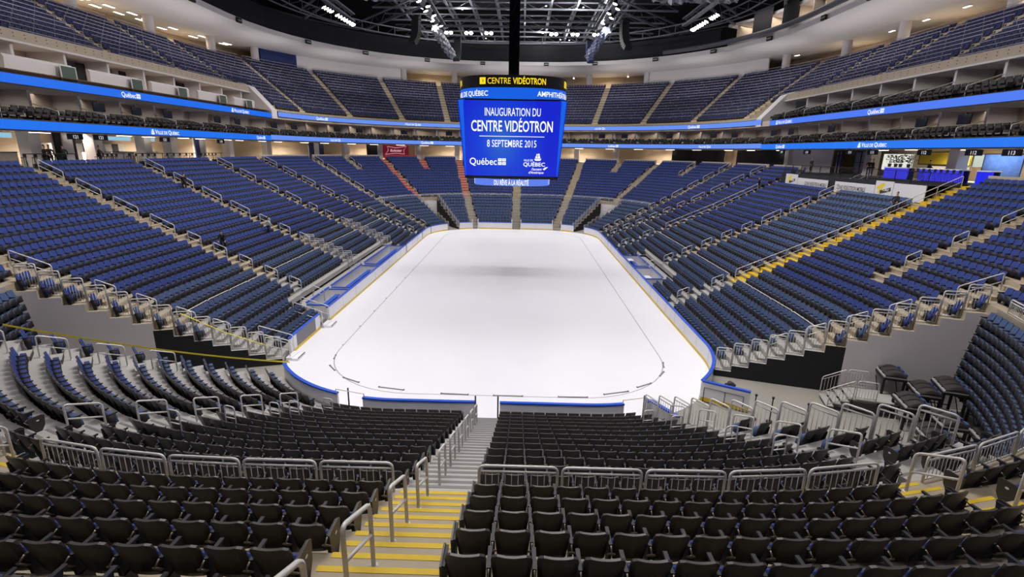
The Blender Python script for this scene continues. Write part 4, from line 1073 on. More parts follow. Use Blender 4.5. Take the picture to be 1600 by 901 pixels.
def screen_mat():
    m = bpy.data.materials.new('screen_blue'); m.use_nodes = True; nt = m.node_tree; b = nt.nodes['Principled BSDF']
    tc = nt.nodes.new('ShaderNodeTexCoord'); sep = nt.nodes.new('ShaderNodeSeparateXYZ'); nt.links.new(tc.outputs['Object'], sep.inputs[0])
    gr = nt.nodes.new('ShaderNodeTexNoise'); gr.inputs['Scale'].default_value = .35; gr.inputs['Detail'].default_value = 0
    nt.links.new(tc.outputs['Object'], gr.inputs['Vector'])
    ln = nt.nodes.new('ShaderNodeVectorMath'); ln.operation = 'LENGTH'; mp = nt.nodes.new('ShaderNodeMapping'); mp.inputs['Location'].default_value = (.9, 0.2, 0); mp.inputs['Scale'].default_value = (1, .75, 0)
    nt.links.new(tc.outputs['Object'], mp.inputs[0]); nt.links.new(mp.outputs[0], ln.inputs[0])
    cr = nt.nodes.new('ShaderNodeValToRGB'); e = cr.color_ramp; e.elements[0].position = .0; e.elements[0].color = (*lin((40, 100, 200)), 1); e.elements[1].position = 1; e.elements[1].color = (*lin((4, 30, 205)), 1)
    x = e.elements.new(.45); x.color = (*lin((12, 62, 212)), 1)
    mr = nt.nodes.new('ShaderNodeMapRange'); mr.inputs['From Max'].default_value = 4.2; nt.links.new(ln.outputs['Value'], mr.inputs['Value']); nt.links.new(mr.outputs[0], cr.inputs[0])
    b.inputs['Base Color'].default_value = (.003, .003, .005, 1); nt.links.new(cr.outputs[0], b.inputs['Emission Color']); b.inputs['Emission Strength'].default_value = 1.0; b.inputs['Roughness'].default_value = .5
    return m
M_SCR = screen_mat(); M_SIDE = led('side_blue', (10, 96, 225), 1.0)
for k, (wd, nm) in enumerate((('front', 0), ('right', 1), ('back', 2), ('left', 3))):
    th = k * PI / 2; R = Matrix.Rotation(th, 4, 'Z')
    p = [Vector((-4.25 * .985, -4.37, zz(10.3))), Vector((4.25 * .985, -4.37, zz(10.3))), Vector((4.37, -4.93, zz(16.85))), Vector((-4.37, -4.93, zz(16.85)))]
    c = sum(p, Vector()) / 4; X = (p[1] - p[0]).normalized(); Y = ((p[3] + p[2]) / 2 - (p[0] + p[1]) / 2).normalized(); Z = X.cross(Y)
    M = Matrix(((X.x, Y.x, Z.x, c.x), (X.y, Y.y, Z.y, c.y), (X.z, Y.z, Z.z, c.z), (0, 0, 0, 1))); Mi = M.inverted()
    q = MB(); q.quad(*[Mi @ v for v in p]); q.poly([Mi @ (v + Z * -.08) for v in p][::-1])
    for i in range(4): q.quad(Mi @ p[i], Mi @ (p[i] - Z * .08), Mi @ (p[(i + 1) % 4] - Z * .08), Mi @ p[(i + 1) % 4])
    s = q.build('screen', M_SCR, SB); s.matrix_basis = R @ M
    q = MB(); a = [O0[(1) % 8] + Vector((0, 0, .25)), O0[2] + Vector((0, 0, .25)), O1[2] - Vector((0, 0, .1)), O1[1] - Vector((0, 0, .1))]; n_ = Vector((1, -1, 0)).normalized() * .03
    q.quad(*[v + n_ for v in a]); sp = q.build('corner_screen', M_SIDE, SB); sp.matrix_basis = R
    def T(me, x, y, nm='lettering'): o = link(nm, me, s, (x, y, .02)); return o
    T(fit(text_mesh('INAUGURATION DU', .68, 1, .004), 5.0), .05, 2.0); T(fit(text_mesh('CENTRE VIDÉOTRON', .92, 1, .02), 7.35), .0, .68)
    q = MB(); q.quad((-2.95, .22, 0), (2.95, .22, 0), (2.95, .27, 0), (-2.95, .27, 0)); T(q.mesh('rule', M_TXT), 0, 0, 'rule')
    T(fit(text_mesh('8 SEPTEMBRE 2015', .62, 1, .004), 4.5), 0, -.68); T(logo_quebec(.62), -2.05, -1.98, 'wordmark')
    T(fit(text_mesh('VILLE DE', .18, 1., .01), .85), 1.55, -1.92); T(fit(text_mesh('QUÉBEC', .34, 1., .02), 2.0), 2.1, -2.36); T(ship_mesh(.66), 2.1, -1.86, 'ship')
    T(fit(text_mesh("l'accent", .22, 1., .02, slant=.25), .95), 2.35, -2.72); T(fit(text_mesh("d'Amérique", .21, 1., .02, slant=.25), 1.4), 2.3, -3.02)
    q = MB(); q.poly([(2.9, -2.62, 0), (3.05, -2.7, 0), (3.4, -2.4, 0), (3.1, -2.45, 0)]); T(q.mesh('leaf', M_TXT), 0, 0, 'leaf')
sb_ring('top_ring', 5.05, zz(17.95), 5.05, zz(18.95), M_SBB)
sb_ring('blue_ring', 5.02, zz(16.98), 5.05, zz(17.92), led('ring_blue', (14, 96, 226), 1.0))
sb_ring('lower_ring', 3.75, zz(9.35), 3.75, zz(9.98), led('ring_pale', (96, 128, 236), 1.0))
cap = MB(); A = np.linspace(0, 2 * PI, 65)[:-1]; cap.poly([sell(a, 4.9) + Vector((0, 0, zz(18.9))) for a in A]); cap.poly([sell(a, 4.9) + Vector((0, 0, zz(17.0))) for a in A][::-1]); cap.poly([sell(a, 3.7) + Vector((0, 0, zz(9.36))) for a in A][::-1]); cap.poly([sell(a, 3.7) + Vector((0, 0, zz(9.98))) for a in A]); cap.build('covers', M_SBB, SB)
# arc length along the ring for wrapped lettering
def wrap(me, r, z, s0, parent, nm='lettering'):
    AA = np.linspace(-PI, PI, 721); PP = [sell(a - PI / 2, r + .025) for a in AA]; cum = np.concatenate([[0], np.cumsum([(PP[i + 1] - PP[i]).length for i in range(720)])]); mid = cum[360]; tot = cum[-1]
    for v in me.vertices:
        s = (mid + s0 + v.co.x) % tot; i = min(int(np.searchsorted(cum, s)) - 1, 719); i = max(i, 0); f = (s - cum[i]) / max(cum[i + 1] - cum[i], 1e-6); p = PP[i].lerp(PP[i + 1], f); v.co = (p.x, p.y, z + v.co.y)
    return link(nm, me, parent)
kids = {c.name: c for c in SB.children}
tr, br, lr = kids['top_ring'], kids['blue_ring'], kids['lower_ring']
side_len = 0
AA = np.linspace(0, PI / 2, 181); side_len = sum((sell(AA[i + 1], 5.07) - sell(AA[i], 5.07)).length for i in range(180)); low_len = side_len * 3.77 / 5.07
for k in range(4):
    s0 = k * side_len
    wrap(fit(text_mesh('CENTRE', .50, 1, .004, M_TXTY), 2.05), 5.05, zz(18.22), s0 - 1.2, tr); wrap(fit(text_mesh('VIDÉOTRON', .50, 1, .03, M_TXTY), 2.95), 5.05, zz(18.22), s0 + 1.5, tr)
    q = MB(); n = 6
    for i in range(n): x0, x1 = -.28 + .56 * i / n, -.28 + .56 * (i + 1) / n; q.quad((x0, -.28, 0), (x1, -.28, 0), (x1, .28, 0), (x0, .28, 0))
    wrap(q.mesh('square', M_TXTY), 5.05, zz(18.47), s0 - 2.68, tr, 'arrow_square')
    q = MB()
    for sg in (-1, 1): q.quad((-.06, sg * .12, 0), (.0, sg * .12, 0), (.08, 0, 0), (.02, 0, 0))
    wrap(q.mesh('arrow', M_SBB), 5.062, zz(18.47), s0 - 2.66, tr, 'arrow')
    if k % 2: wrap(fit(text_mesh('AMPHITHÉÂTRE MULTIFONCTIONNEL DE QUÉBEC', .42, 1, .02), side_len * 1.48), 5.04, zz(17.24), s0, br)
    wrap(fit(text_mesh('DU RÊVE À LA RÉALITÉ', .46, 1, .025), 3.3), 3.75, zz(9.43), k * low_len, lr)
q = MB()
for sx in (-.42, .42):
    for sy in (-.42, .42): q.box(sx - .08, sx + .08, sy - .08, sy + .08, zz(18.9), zz(43.4))
for k in range(13):
    z = zz(19.2 + k * 1.8)
    for a, b in (((-.42, -.42), (.42, -.42)), ((.42, -.42), (.42, .42)), ((.42, .42), (-.42, .42)), ((-.42, .42), (-.42, -.42))): q.tube([(*a, z), (*b, z + 1.8)], .06, 4)
q.box(-.36, .36, -.36, .36, zz(18.9), zz(43.4)); q.build('mast', M_SBB, SB)
# ================================================================== CONCOURSE AND SUITE FITTINGS
# back parapets behind the last rows
M_SCREENB = mat('dark_mesh_screen', (48, 46, 52), .8)
M_PARAPET = mat('parapet_beige', (190, 178, 160), .7)
d_p = UPR[-1][0] + .5
def parapet(side, u0, u1, mt, name, z1=11.4):
    struct(ring_part(side, u0, u1, [(d_p, UPR[-1][1]), (d_p, z1), (d_p + .12, z1), (d_p + .12, UPR[-1][1])], mt, name), 'parapet behind the last row of the lower bowl', 'wall')
nw = 0
for side in (-1, 1):
    cs = sorted([u for u, a, b, l in AISLES[side]] + [5.0])
    for a, b in zip(cs, cs[1:]):
        if a < 1.8: continue
        h = .7 / seglen(d_p)[min(int(a), 4)]; h2 = .7 / seglen(d_p)[min(int(b - .001), 4)]
        if side > 0 and 2.15 < a < 2.75: continue
        nw += 1; dark = side < 0 and a < 2.9
        parapet(side, a + h, b - h2, M_SCREENB if dark else M_RED if (side < 0 and 3.5 < a < 3.68) else M_PARAPET, 'wall_parapet_%d' % nw, 10.95 if dark else 11.4)
# dark rails with stools along the left concourse
def drink_rail(side, u0, u1, d, label):
    root = empty('drink_rail', P3(side, (u0 + u1) / 2, d, Z_C)); tag(root, label, 'counter', 'standing counters of the left concourse'); L0 = root.location
    L = u2s(u1, d) - u2s(u0, d); n = max(2, int(L / 1.5)); top = MB(); sweep(top, side, u0, u1, [(d, Z_C + 1.02), (d + .4, Z_C + 1.02), (d + .4, Z_C + 1.08), (d, Z_C + 1.08)], 0, True, cap=True)
    top.v = [tuple(Vector(p) - L0) for p in top.v]; top.build('counter_top', M_BLKMET, root)
    for k in range(n + 1):
        q = MB(); b = P3(side, u0 + (u1 - u0) * k / n, d + .2, Z_C) - L0; q.cyl(b, b + Vector((0, 0, 1.04)), .035, 6); q.build('leg', M_BLKMET, root)
def stool(P, label, grp, mt=None):
    root = empty('bar_stool', P); tag(root, label, 'stool', grp)
    q = MB(); q.tube([(0, 0, .74), (0, 0, .78)], .19, 12); q.build('seat', mt or M_BLKMET, root)
    for a in range(4):
        l = MB(); an = a * PI / 2 + .6; l.cyl((.13 * math.cos(an), .13 * math.sin(an), .74), (.2 * math.cos(an), .2 * math.sin(an), 0), .016, 5); l.build('leg', M_BLKMET, root)
    b = MB(); b.grid([[(.19 * math.cos(t), .19 * math.sin(t), z) for t in np.linspace(-.9, .9, 6)] for z in (.8, 1.05)]); b.build('backrest', mt or M_BLKMET, root)
for k, (a, b) in enumerate(((2.2, 2.3), (2.36, 2.42), (2.44, 2.54), (2.56, 2.68), (2.7, 2.78))):
    drink_rail(-1, a, b, 23.6, 'dark standing counter on the left concourse, %s from the near end' % nth(k))
    for j in range(5):
        P = P3(-1, a + (b - a) * (j + .5) / 5, 24.4, Z_C); stool(P, 'dark bar stool at the %s standing counter of the left concourse, %s along it' % (nth(k), nth(j)), 'bar stools of the left concourse')
# concession stands along the left: counter, back, menu screen
M_MENU = led('menu', (150, 200, 226), .9)
for k, (a, b) in enumerate(((2.10, 2.19), (2.195, 2.255), (2.41, 2.47), (2.475, 2.54), (2.56, 2.62))):
    root = empty('concession_stand', P3(-1, (a + b) / 2, 27, Z_C)); tag(root, 'lit food counter with menu screens on the left concourse, %s from the near end' % nth(k), 'food counter'); L0 = root.location
    def rp(nm, prof, mt):
        m = MB(); sweep(m, -1, a, b, prof, 0, True, cap=True); m.v = [tuple(Vector(p) - L0) for p in m.v]; return m.build(nm, mt, root)
    rp('counter', [(26.8, Z_C), (26.8, Z_C + 1.1), (27.4, Z_C + 1.1), (27.4, Z_C)], M_GREY); rp('counter_top', [(26.7, Z_C + 1.1), (26.7, Z_C + 1.16), (27.5, Z_C + 1.16), (27.5, Z_C + 1.1)], M_BLKMET)
    rp('menu_screen', [(26.9, Z_C + 2.25), (26.9, Z_C + 2.62), (27.0, Z_C + 2.62), (27.0, Z_C + 2.25)], M_MENU)
    for j in range(3):
        P = P3(-1, a + (b - a) * (j + .5) / 3, 30.8, Z_C) - L0; q = MB(); q.box(P.x - .35, P.x + .3, P.y - .45, P.y + .45, P.z, P.z + 1.9); q.build('cooler', M_BLKMET if j % 2 else M_STEEL, root)
# ceiling strip lamps of the concourse and the upper concourse
def strip_lamp(P, rz, L, label, grp, wd=.16):
    root = empty('strip_lamp', P, rz); tag(root, label, 'lamp', grp)
    q = MB(); q.box(-L / 2 - .04, L / 2 + .04, -wd / 2 - .03, wd / 2 + .03, .0, .08); q.build('housing', M_WHITE, root); q = MB(); q.box(-L / 2, L / 2, -wd / 2, wd / 2, -.03, .0); q.build('diffuser', M_STRIPL, root)
for side, u0, u1, n in ((-1, 2.05, 4.9, 30), (1, 1.95, 4.9, 26)):
    for k in range(n):
        u = u0 + (u1 - u0) * k / (n - 1)
        if side > 0 and 2.64 < u < 3.0: continue
        P = P3(side, u, 24.2 + (k % 2) * .8, 13.3); strip_lamp(P, facing(side, u), 1.7, 'strip lamp under the lower ribbon slab, %s on the %s from the near end' % (nth(k), SIDE_W[side]), 'strip lamps of the concourse')
for k in range(22):
    u = 2.45 + (k // 2) * .075; P = P3(-1, u, 36.0 + (k % 2) * 1.4 + (k % 3) * .3, 28.6); strip_lamp(P, facing(-1, u), 1.5, 'white strip lamp in the upper left concourse ceiling, %s from the near end' % nth(k), 'strip lamps of the upper left concourse', .3)
for k in range(5):
    u = 2.72 + k * .13; P = P3(1, u, 36.4, 28.6); strip_lamp(P, facing(1, u), .9, 'white strip lamp in the upper right concourse ceiling, %s from the near end' % nth(k), 'strip lamps of the upper right concourse', .25)
for k in range(15):
    side, u = (-1, 3.70 + k * .16) if k < 8 else (1, 3.72 + (k - 8) * .17)
    P = P3(side, u, 35.2, 28.3); root = empty('spot_lamp', P); tag(root, 'small white spot lamp above the far upper concourse, %s from the left' % nth(k if k < 8 else 22 - k), 'lamp', 'spot lamps of the far upper concourse')
    q = MB(); q.cyl((0, 0, .0), (0, 0, .35), .05, 8); q.tube([(0, 0, 0), (0, 0, -.18)], .16, 10); q.build('housing', M_WHITE, root); q = MB(); q.tube([(0, -.02, -.18), (0, -.05, -.24)], .15, 10); q.build('lens', mat('spot_lens', (255, 255, 255), .3, emit=(255, 246, 230), es=14), root)
for side in (-1, 1):     # light of those lamps and the suites, plus added fill for the ring
    for u in (2.12, 2.4, 2.68, 2.95, 3.25, 3.55, 3.85): 
        if side > 0 and 2.6 < u < 3: continue
        P = P3(side, u, 27.5, 13.25); area('concourse_light', P, P - Vector((0, 0, 3)), 650, 3.2, 2.0, (1, .88, .74))
    for u in (2.5, 2.8, 3.1, 3.8): P = P3(side, u, 37.5, 28.4); area('upper_light', P, P - Vector((0, 0, 3)), 190, 4, 2, (1, .88, .72))
    for u in (1.75, 2.1, 2.4, 2.7, 2.95, 3.2, 3.45, 3.7, 4.0): P = P3(side, u, 25.8, 22.8); o_ = area('ring_fill_light', P, P3(side, u, 30.5, 29), E_RING_FILL, 11, 1.5, (1, .95, .93), spread=120)  # added uplights without fixtures, brighten the underside of the white ring
    for u in SUITE_U[side]:
        if u < 1.9 or u > 4.9: continue
        u = u + 2.3 / seglen(25)[min(int(u), 4)]
        P = P3(side, u, 25.4, 16.44); area('suite_light', P, P - Vector((0, 0, 2)), 42, 3.4, 1.2, (1, .9, .78))
        if u < US_END - .04: P = P3(side, u, 25.9, 19.88); area('gallery_light', P, P - Vector((0, 0, 2)), 40, 3.4, 1.2, (1, .93, .84))
for k in range(8): P = P3(1, 2.4 + k * .13, 29, 32.9); area('press_light', P, P - Vector((0, 0, 2)), 90, 4, 1.5, (1, .9, .76))
for k in range(5): P = P3(1, 2.4 + k * .2, 24.6, 33.5); area('press_fill_light', P, P3(1, 2.4 + k * .2, 27.5, 30.4), 120, 6, .6, (1, .95, .9))  # added fill without fixtures for the pale wall under the press boxes
# aisle number signs under the ribbon
for k, (side, u, t, lb) in enumerate(((-1, 2.294, '121', 'dark sign 121 hanging above the left concourse'), (-1, 2.353, '121', 'smaller dark sign to the right of sign 121'), (-1, 2.538, '121', 'dark number sign left of the second wordmark of the lower left ribbon'), (-1, 2.765, '119', 'dark number sign near the far end of the left concourse'),
        (1, 2.361, '112', 'dark sign 112 above the right restaurant'), (1, 2.249, '112', 'dark sign 112 nearer the camera, right restaurant'), (1, 2.178, '113', 'dark sign 113 above the blue curtains on the right'), (1, 2.511, '111', 'dark number sign above the restaurant entrance'), (1, 2.591, '111', 'dark number sign left of the restaurant entrance'), (1, 2.781, '110', 'dark number sign above the grey wall on the right'), (1, 2.92, '109', 'small dark number sign beyond the grey wall'))):
    x, y, nx, ny = at_u(side, u, 23.2); root = empty('number_sign', (x, y, 13.05)); tag(root, lb, 'sign'); F = frame_mat((0, 0, 0), (nx, ny))
    q = MB(); q.box(-.75, .75, -.22, .24, -.08, 0); o = q.build('board', mat('sign_board', (26, 28, 44), .5), root); o.matrix_basis = F
    q = MB(); q.cyl((-.5, .24, -.04), (-.5, .4, -.04), .02, 5); q.cyl((.5, .24, -.04), (.5, .4, -.04), .02, 5); h = q.build('hanger', M_BLKMET, root); h.matrix_basis = F
    link('lettering', text_mesh(t, .27, 1.05, .02, led('sign_white', (225, 228, 232), .9)), o, (0, -.13, .01))
# television sets in the suites
def tv(side, u, d, z, wd, label, on=True):
    x, y, nx, ny = at_u(side, u, d); root = empty('television', (x, y, z)); tag(root, label, 'television'); F = frame_mat((0, 0, 0), (nx, ny)); h = wd * .6
    q = MB(); q.box(-wd / 2, wd / 2, -h / 2, h / 2, -.08, 0); o = q.build('case', M_BLKMET, root); o.matrix_basis = F
    q = MB(); q.quad((-wd / 2 + .05, -h / 2 + .05, .004), (wd / 2 - .05, -h / 2 + .05, .004), (wd / 2 - .05, h / 2 - .05, .004), (-wd / 2 + .05, h / 2 - .05, .004)); s = q.build('screen', led('tv', (16, 22, 36), .6) if on else mat('tv_off', (14, 14, 18), .2), root); s.matrix_basis = F
    q = MB(); q.box(-.05, .05, h / 2, h / 2 + .3, -.06, -.02); m = q.build('bracket', M_BLKMET, root); m.matrix_basis = F
ns = {-1: 0, 1: 0}
for side, us in ((-1, (2.32, 2.43, 2.6, 2.77, 2.93, 3.08, 3.2, 3.33, 3.46, 3.6, 3.75)), (1, (2.24, 2.42, 2.69, 2.86, 3.02, 3.16, 3.3, 3.45, 3.6, 3.75))):
    for u in us:
        u = min(SUITE_U[side], key=lambda q: abs(q - u)) + 2.3 / seglen(25)[min(int(u), 4)]
        tv(side, u, 24.9, 15.75, 1.3, 'dark television set in the lower suites on the %s, %s from the near end' % (SIDE_W[side], nth(ns[side]))); ns[side] += 1
tv(1, 2.165, 23.9, 18.9, 1.5, 'dark television set hung in the upper right suites near the picture edge')
for k, u in enumerate((2.30, 2.47, 2.62, 2.79, 2.93)):
    x, y, nx, ny = at_u(-1, u, 22.9); root = empty('glass_screen', (x, y, 17.6)); tag(root, 'small glass balcony screen above the upper left ribbon, %s from the near end' % nth(k), 'screen'); F = frame_mat((0, 0, 0), (nx, ny))
    q = MB(); q.box(-.7, .7, -.3, .9, -.03, 0); o = q.build('pane', mat('screen_glass', (84, 98, 92), .1), root); o.matrix_basis = F; q = MB(); q.box(-.74, .74, .9, .96, -.05, .02); q.box(-.74, -.68, -.3, .9, -.05, .02); q.box(.68, .74, -.3, .9, -.05, .02); o = q.build('frame', M_STEEL, root); o.matrix_basis = F
# sloping rails between the suite boxes
for tier_, z0, z1, u1_, sides in (('lower', 14.2, 14.9, 4.95, (-1, 1)), ('upper', 17.3, 18.2, US_END - .02, (1,))):
    for side in sides:
        for k, u in enumerate(u for u in SUITE_U[side] if 1.9 < u < u1_):
            a, b = P3(side, u, 22.6, z0), P3(side, u, 25.2, z1 - .2); m = MB(); A1, B1 = a + Vector((0, 0, .75)), b + Vector((0, 0, .95)); m.tube([Vector((0, 0, 0))] + [p - a for p in arc_corner(A1, a, B1, .1)] + [B1 - a], .035, 6)
            o = m.build('suite_handrail', M_STEEL, None, True, a); tag(o, 'sloping pale rail between suite boxes of the %s %s tier, %s from the near end' % (SIDE_W[side], tier_, nth(k)), 'handrail', 'rails between suite boxes')
            q = MB(); x, y, nx, ny = at_u(side, u, 23.9); T = Vector((-ny, nx, 0)); N = Vector((nx, ny, 0)); q.hexa([p - a for p in (a + T * .05 + N * .4, a - T * .05 + N * .4, b - T * .05, b + T * .05, a + T * .05 + N * .4 + Vector((0, 0, .35)), a - T * .05 + N * .4 + Vector((0, 0, .35)), b - T * .05 + Vector((0, 0, .75)), b + T * .05 + Vector((0, 0, .75)))]); q.build('side_panel', M_BEIGE, o)
# red advertising board at the far end
def wall_sign(side, u, d, z, wd, h, mt, label, cat='sign', name='advertising_board'):
    x, y, nx, ny = at_u(side, u, d); root = empty(name, (x, y, z)); tag(root, label, cat); F = frame_mat((0, 0, 0), (nx, ny)); q = MB(); q.box(-wd / 2, wd / 2, -h / 2, h / 2, -.06, 0); o = q.build('board', mt, root); o.matrix_basis = F; return root, o
M_MAROON = mat('sign_maroon', (134, 26, 48), .6, emit=(134, 26, 48), es=.35)
r_, b_ = wall_sign(-1, 3.612, 25.4, 12.15, 5.4, 2.5, M_MAROON, 'dark red illuminated beer sign at the far end')
q = MB()
def bow(s, th):
    P = [(-2.25 * s, -.62 * s), (-1.5 * s, .0), (-2.0 * s, .78 * s), (2.25 * s, .62 * s), (1.5 * s, 0), (1.9 * s, -.78 * s)]
    P = [(-2.2 * s, -.75 * s), (-1.55 * s, .05), (-1.75 * s, .75 * s), (0, .52 * s), (2.2 * s, .85 * s), (1.6 * s, .0), (1.75 * s, -.65 * s), (0, -.5 * s)]
    return P
P = bow(1, 0); q.tube([(x, y + .1, .02) for x, y in P], .035, 4, closed=True); q.build('bow_tie', led('sign_pink', (235, 190, 205), .9), b_)
link('lettering', text_mesh('Budweiser', .48, .82, .02, led('sign_pink', (235, 190, 205)), slant=.3), b_, (0, -.12, .02))
# white banners of the bar zone on the right
M_BANNER = mat('banner_white', (214, 214, 218), .7)
def banner(u0, u1, z0, z1, d, label, items):
    um = (u0 + u1) / 2; x, y, nx, ny = at_u(1, um, d); wd = abs(u2s(u1, d) - u2s(u0, d)); root, o = wall_sign(1, um, d, (z0 + z1) / 2, wd, z1 - z0, M_BANNER, label, 'banner', 'banner')
    for me, dx, dy, z in items: link('lettering', me, o, (dx, dy, z))
M_INK = mat('ink_dark', (52, 52, 58), .7); M_INKY = mat('ink_yellow', (238, 204, 30), .6); M_INKW = mat('ink_white', (240, 240, 240), .6)
def mobile_logo(h):
    m = MB(); P = lambda pts, k: m.poly([(x * h, y * h, .012 + .004 * k) for x, y in pts], k)
    P([(-.75, .10), (-.1, .42), (.1, .30), (-.1, .18), (-.12, -.1), (-.35, -.42), (-.6, -.36), (-.4, 0.), (-.72, -.08)], 0)
    P([(-.38, -.16), (.72, .12), (.78, -.14), (-.30, -.42)], 1)
    return m.mesh('emblem', [M_INKY, M_INK])
DB = 19.8
banner(sideY(37.6), sideY(40.2), 9.15, 10.55, DB, 'square white banner with yellow emblem at the left of the bar zone', [(mobile_logo(1.1), 0, .1, 0), (text_mesh('MOBILE', .20, .85, .02, M_INKW, slant=.2), .24, -.08, .022)])
banner(sideY(31.7), sideY(37.55), 9.15, 10.2, DB, 'long white banner reading zone in dark letters, left of the short stairs', [(fit(text_mesh('ZONE VIDÉOTRON MOBILE', .40, 1, .012, M_INK), 4.1), .7, -.2, .01)])
banner(sideY(24.65), sideY(30.5), 9.15, 10.2, DB, 'long white banner reading zone in dark letters, right of the short stairs', [(fit(text_mesh('ZONE VIDÉOTRON MOBILE', .40, 1, .012, M_INK), 4.3), -.4, -.2, .01)])
banner(sideY(22.4), sideY(24.6), 9.15, 10.6, DB, 'square white banner with yellow emblem in the middle of the bar zone', [(mobile_logo(1.15), 0, .1, 0), (text_mesh('MOBILE', .20, .85, .02, M_INKW, slant=.2), .24, -.09, .022)])
banner(sideY(18.9), sideY(22.35), 9.15, 10.5, DB, 'plain white banner beside the yellow edged stairs', [])
m = MB(); sweep(m, 1, sideY(18.9), sideY(41.6), [(19.95, 9.0), (19.95, 10.5), (22.4, 10.5), (22.4, 10.66), (26, 10.66)]); struct(m.build('floor_bar_deck', M_DRAPE), 'dark raised deck of the bar zone on the right', 'floor')
for k in range(12):
    y0 = 19.2 + k * 1.85; a, b = P3(1, sideY(y0), 20.1, 10.5), P3(1, sideY(y0 + 1.8), 20.1, 10.5)
    root = empty('deck_railing', a); tag(root, 'black railing panel of the bar zone, %s from its near end' % nth(k), 'railing', 'railings of the bar zone'); D = b - a
    q = MB(); q.tube([(0, 0, 0), (0, 0, 1.05), D + Vector((0, 0, 1.05)), D], .03, 5); q.tube([Vector((0, 0, .12)), D + Vector((0, 0, .12))], .02, 4); q.build('frame', M_BLKMET, root)
    q = MB()
    for j in range(1, 14): q.cyl(D * j / 14 + Vector((0, 0, .12)), D * j / 14 + Vector((0, 0, 1.05)), .012, 4)
    q.build('balusters', M_BLKMET, root)
M_VIOLET = led('violet', (60, 60, 235), .9); M_VIOL2 = led('bright_blue', (30, 40, 240), .9)
for k, (y0, y1, d, mt, lb) in enumerate(((25.5, 28.5, 23.0, M_VIOLET, 'bar counter glowing violet behind the white banner emblem'), (20.1, 24.6, 23.3, M_VIOLET, 'bar counter glowing violet above the yellow stairs'), (17.6, 18.9, 23.4, M_VIOL2, 'small counter glowing deep blue right of the yellow stairs'))):
    root = empty('bar_counter', P3(1, sideY((y0 + y1) / 2), d, 10.66)); tag(root, lb, 'bar counter'); L0 = root.location
    for nm, prof, mm in (('front', [(d, 10.7), (d, 11.65), (d + .1, 11.65), (d + .1, 10.7)], mt), ('counter_top', [(d - .08, 11.66), (d - .08, 11.74), (d + .7, 11.74), (d + .7, 11.66)], M_WHITE), ('back', [(d + .5, 10.66), (d + .5, 11.66), (d + .6, 11.66), (d + .6, 10.66)], M_BLKMET)):
        m = MB(); sweep(m, 1, sideY(y0), sideY(y1), prof, 0, True, cap=True); m.v = [tuple(Vector(p) - L0) for p in m.v]; m.build(nm, mm, root)
for k in range(9): stool(P3(1, sideY(19.6 + k * .62), 22.6, 10.66), 'dark stool in front of the violet bar counter, %s from the near end' % nth(k), 'stools of the bar zone')
# bright back of the bar and its planters
x, y, nx, ny = at_u(1, sideY(24.5), 28.5)
for k, (ya, yb, mt, lb, z0, z1) in enumerate(((32.6, 37.0, led('glow_white', (236, 236, 224), .95), 'bright white lit wall panel behind the bar plants', 11.2, 13.0), (25.6, 30.0, led('glow_warm', (240, 220, 196), .8), 'warm lit back bar shelf above the violet counter', 11.0, 11.9), (25.8, 31.8, mat('panel_yellow', (196, 176, 40), .6), 'yellow wall panel behind the warm back bar', 12.0, 13.2), (23.6, 25.5, led('glow_cool', (200, 214, 200), .8), 'pale lit window right of the bar', 11.9, 13.0), (19.0, 22.4, mat('curtain_blue', (150, 172, 206), .7, noise=.35, nscale=2.2), 'pale blue lit curtain on the right concourse', 10.7, 13.0))):
    um = sideY((ya + yb) / 2); r_, o_ = wall_sign(1, um, 28.6 if k != 4 else 26.8, (z0 + z1) / 2, yb - ya, z1 - z0, mt, lb, 'wall panel', 'wall_panel')
    q = MB(); wd, h = yb - ya, z1 - z0; q.tube([(-wd / 2, -h / 2, .03), (wd / 2, -h / 2, .03), (wd / 2, h / 2, .03), (-wd / 2, h / 2, .03)], .04, 4, closed=True); f = q.build('frame', M_BLKMET, o_)
random.seed(3)
M_LEAF = mat('dark_leaf', (24, 34, 24), .7)
P = P3(1, sideY(20.6), 25.6, 13.2); area('curtain_light', P, P3(1, sideY(20.6), 26.8, 11.6), 60, 3, .3, (.35, .55, 1))
for k, yy in enumerate((28.2, 27.4, 26.8, 25.8)):
    P = P3(1, sideY(yy), 23.2, 11.74); root = empty('potted_plant', P); tag(root, 'dark leafy plant standing on the violet bar counter, %s from the left' % nth(k), 'plant'); q = MB(); q.tube([(0, 0, 0), (0, 0, .3)], [.12, .16], 10); q.build('pot', M_BLKMET, root); l = MB()
    for j in range(60):
        c = Vector((random.gauss(0, .2), random.gauss(0, .2), random.uniform(.4, 1.1))); a = Vector((random.uniform(-1, 1), random.uniform(-1, 1), random.uniform(-.4, .8))).normalized(); b = a.orthogonal().normalized(); l.poly([c - a * .13, c + b * .05, c + a * .13, c - b * .05])
    l.tube([(0, 0, .3), (0, 0, .9)], .02, 5); l.build('leaves', M_LEAF, root)
# flags beside the entrance
for k, (yy, lb, col) in enumerate(((39.8, 'blue flag on a pole on the bar zone deck, left one', (40, 56, 120)), (39.2, 'dark flag on a pole on the bar zone deck, right one', (48, 44, 84)))):
    P = P3(1, sideY(yy), 25.2, 10.66); root = empty('standing_flag', P); tag(root, lb, 'flag'); q = MB(); q.cyl((0, 0, 0), (0, 0, 2.5), .025, 6); q.build('pole', M_STEEL, root); q = MB(); q.tube([(0, 0, 0), (0, 0, .05)], .2, 10); q.build('base', M_BLKMET, root)
    q = MB(); q.grid([[(-.04 + .12 * math.sin(i * 1.4), -.06 - .07 * i, 2.45 - j * .16 - .1 * i) for i in range(6)] for j in range(9)]); q.build('cloth', mat('flag_cloth_%d' % k, col, .8), root)
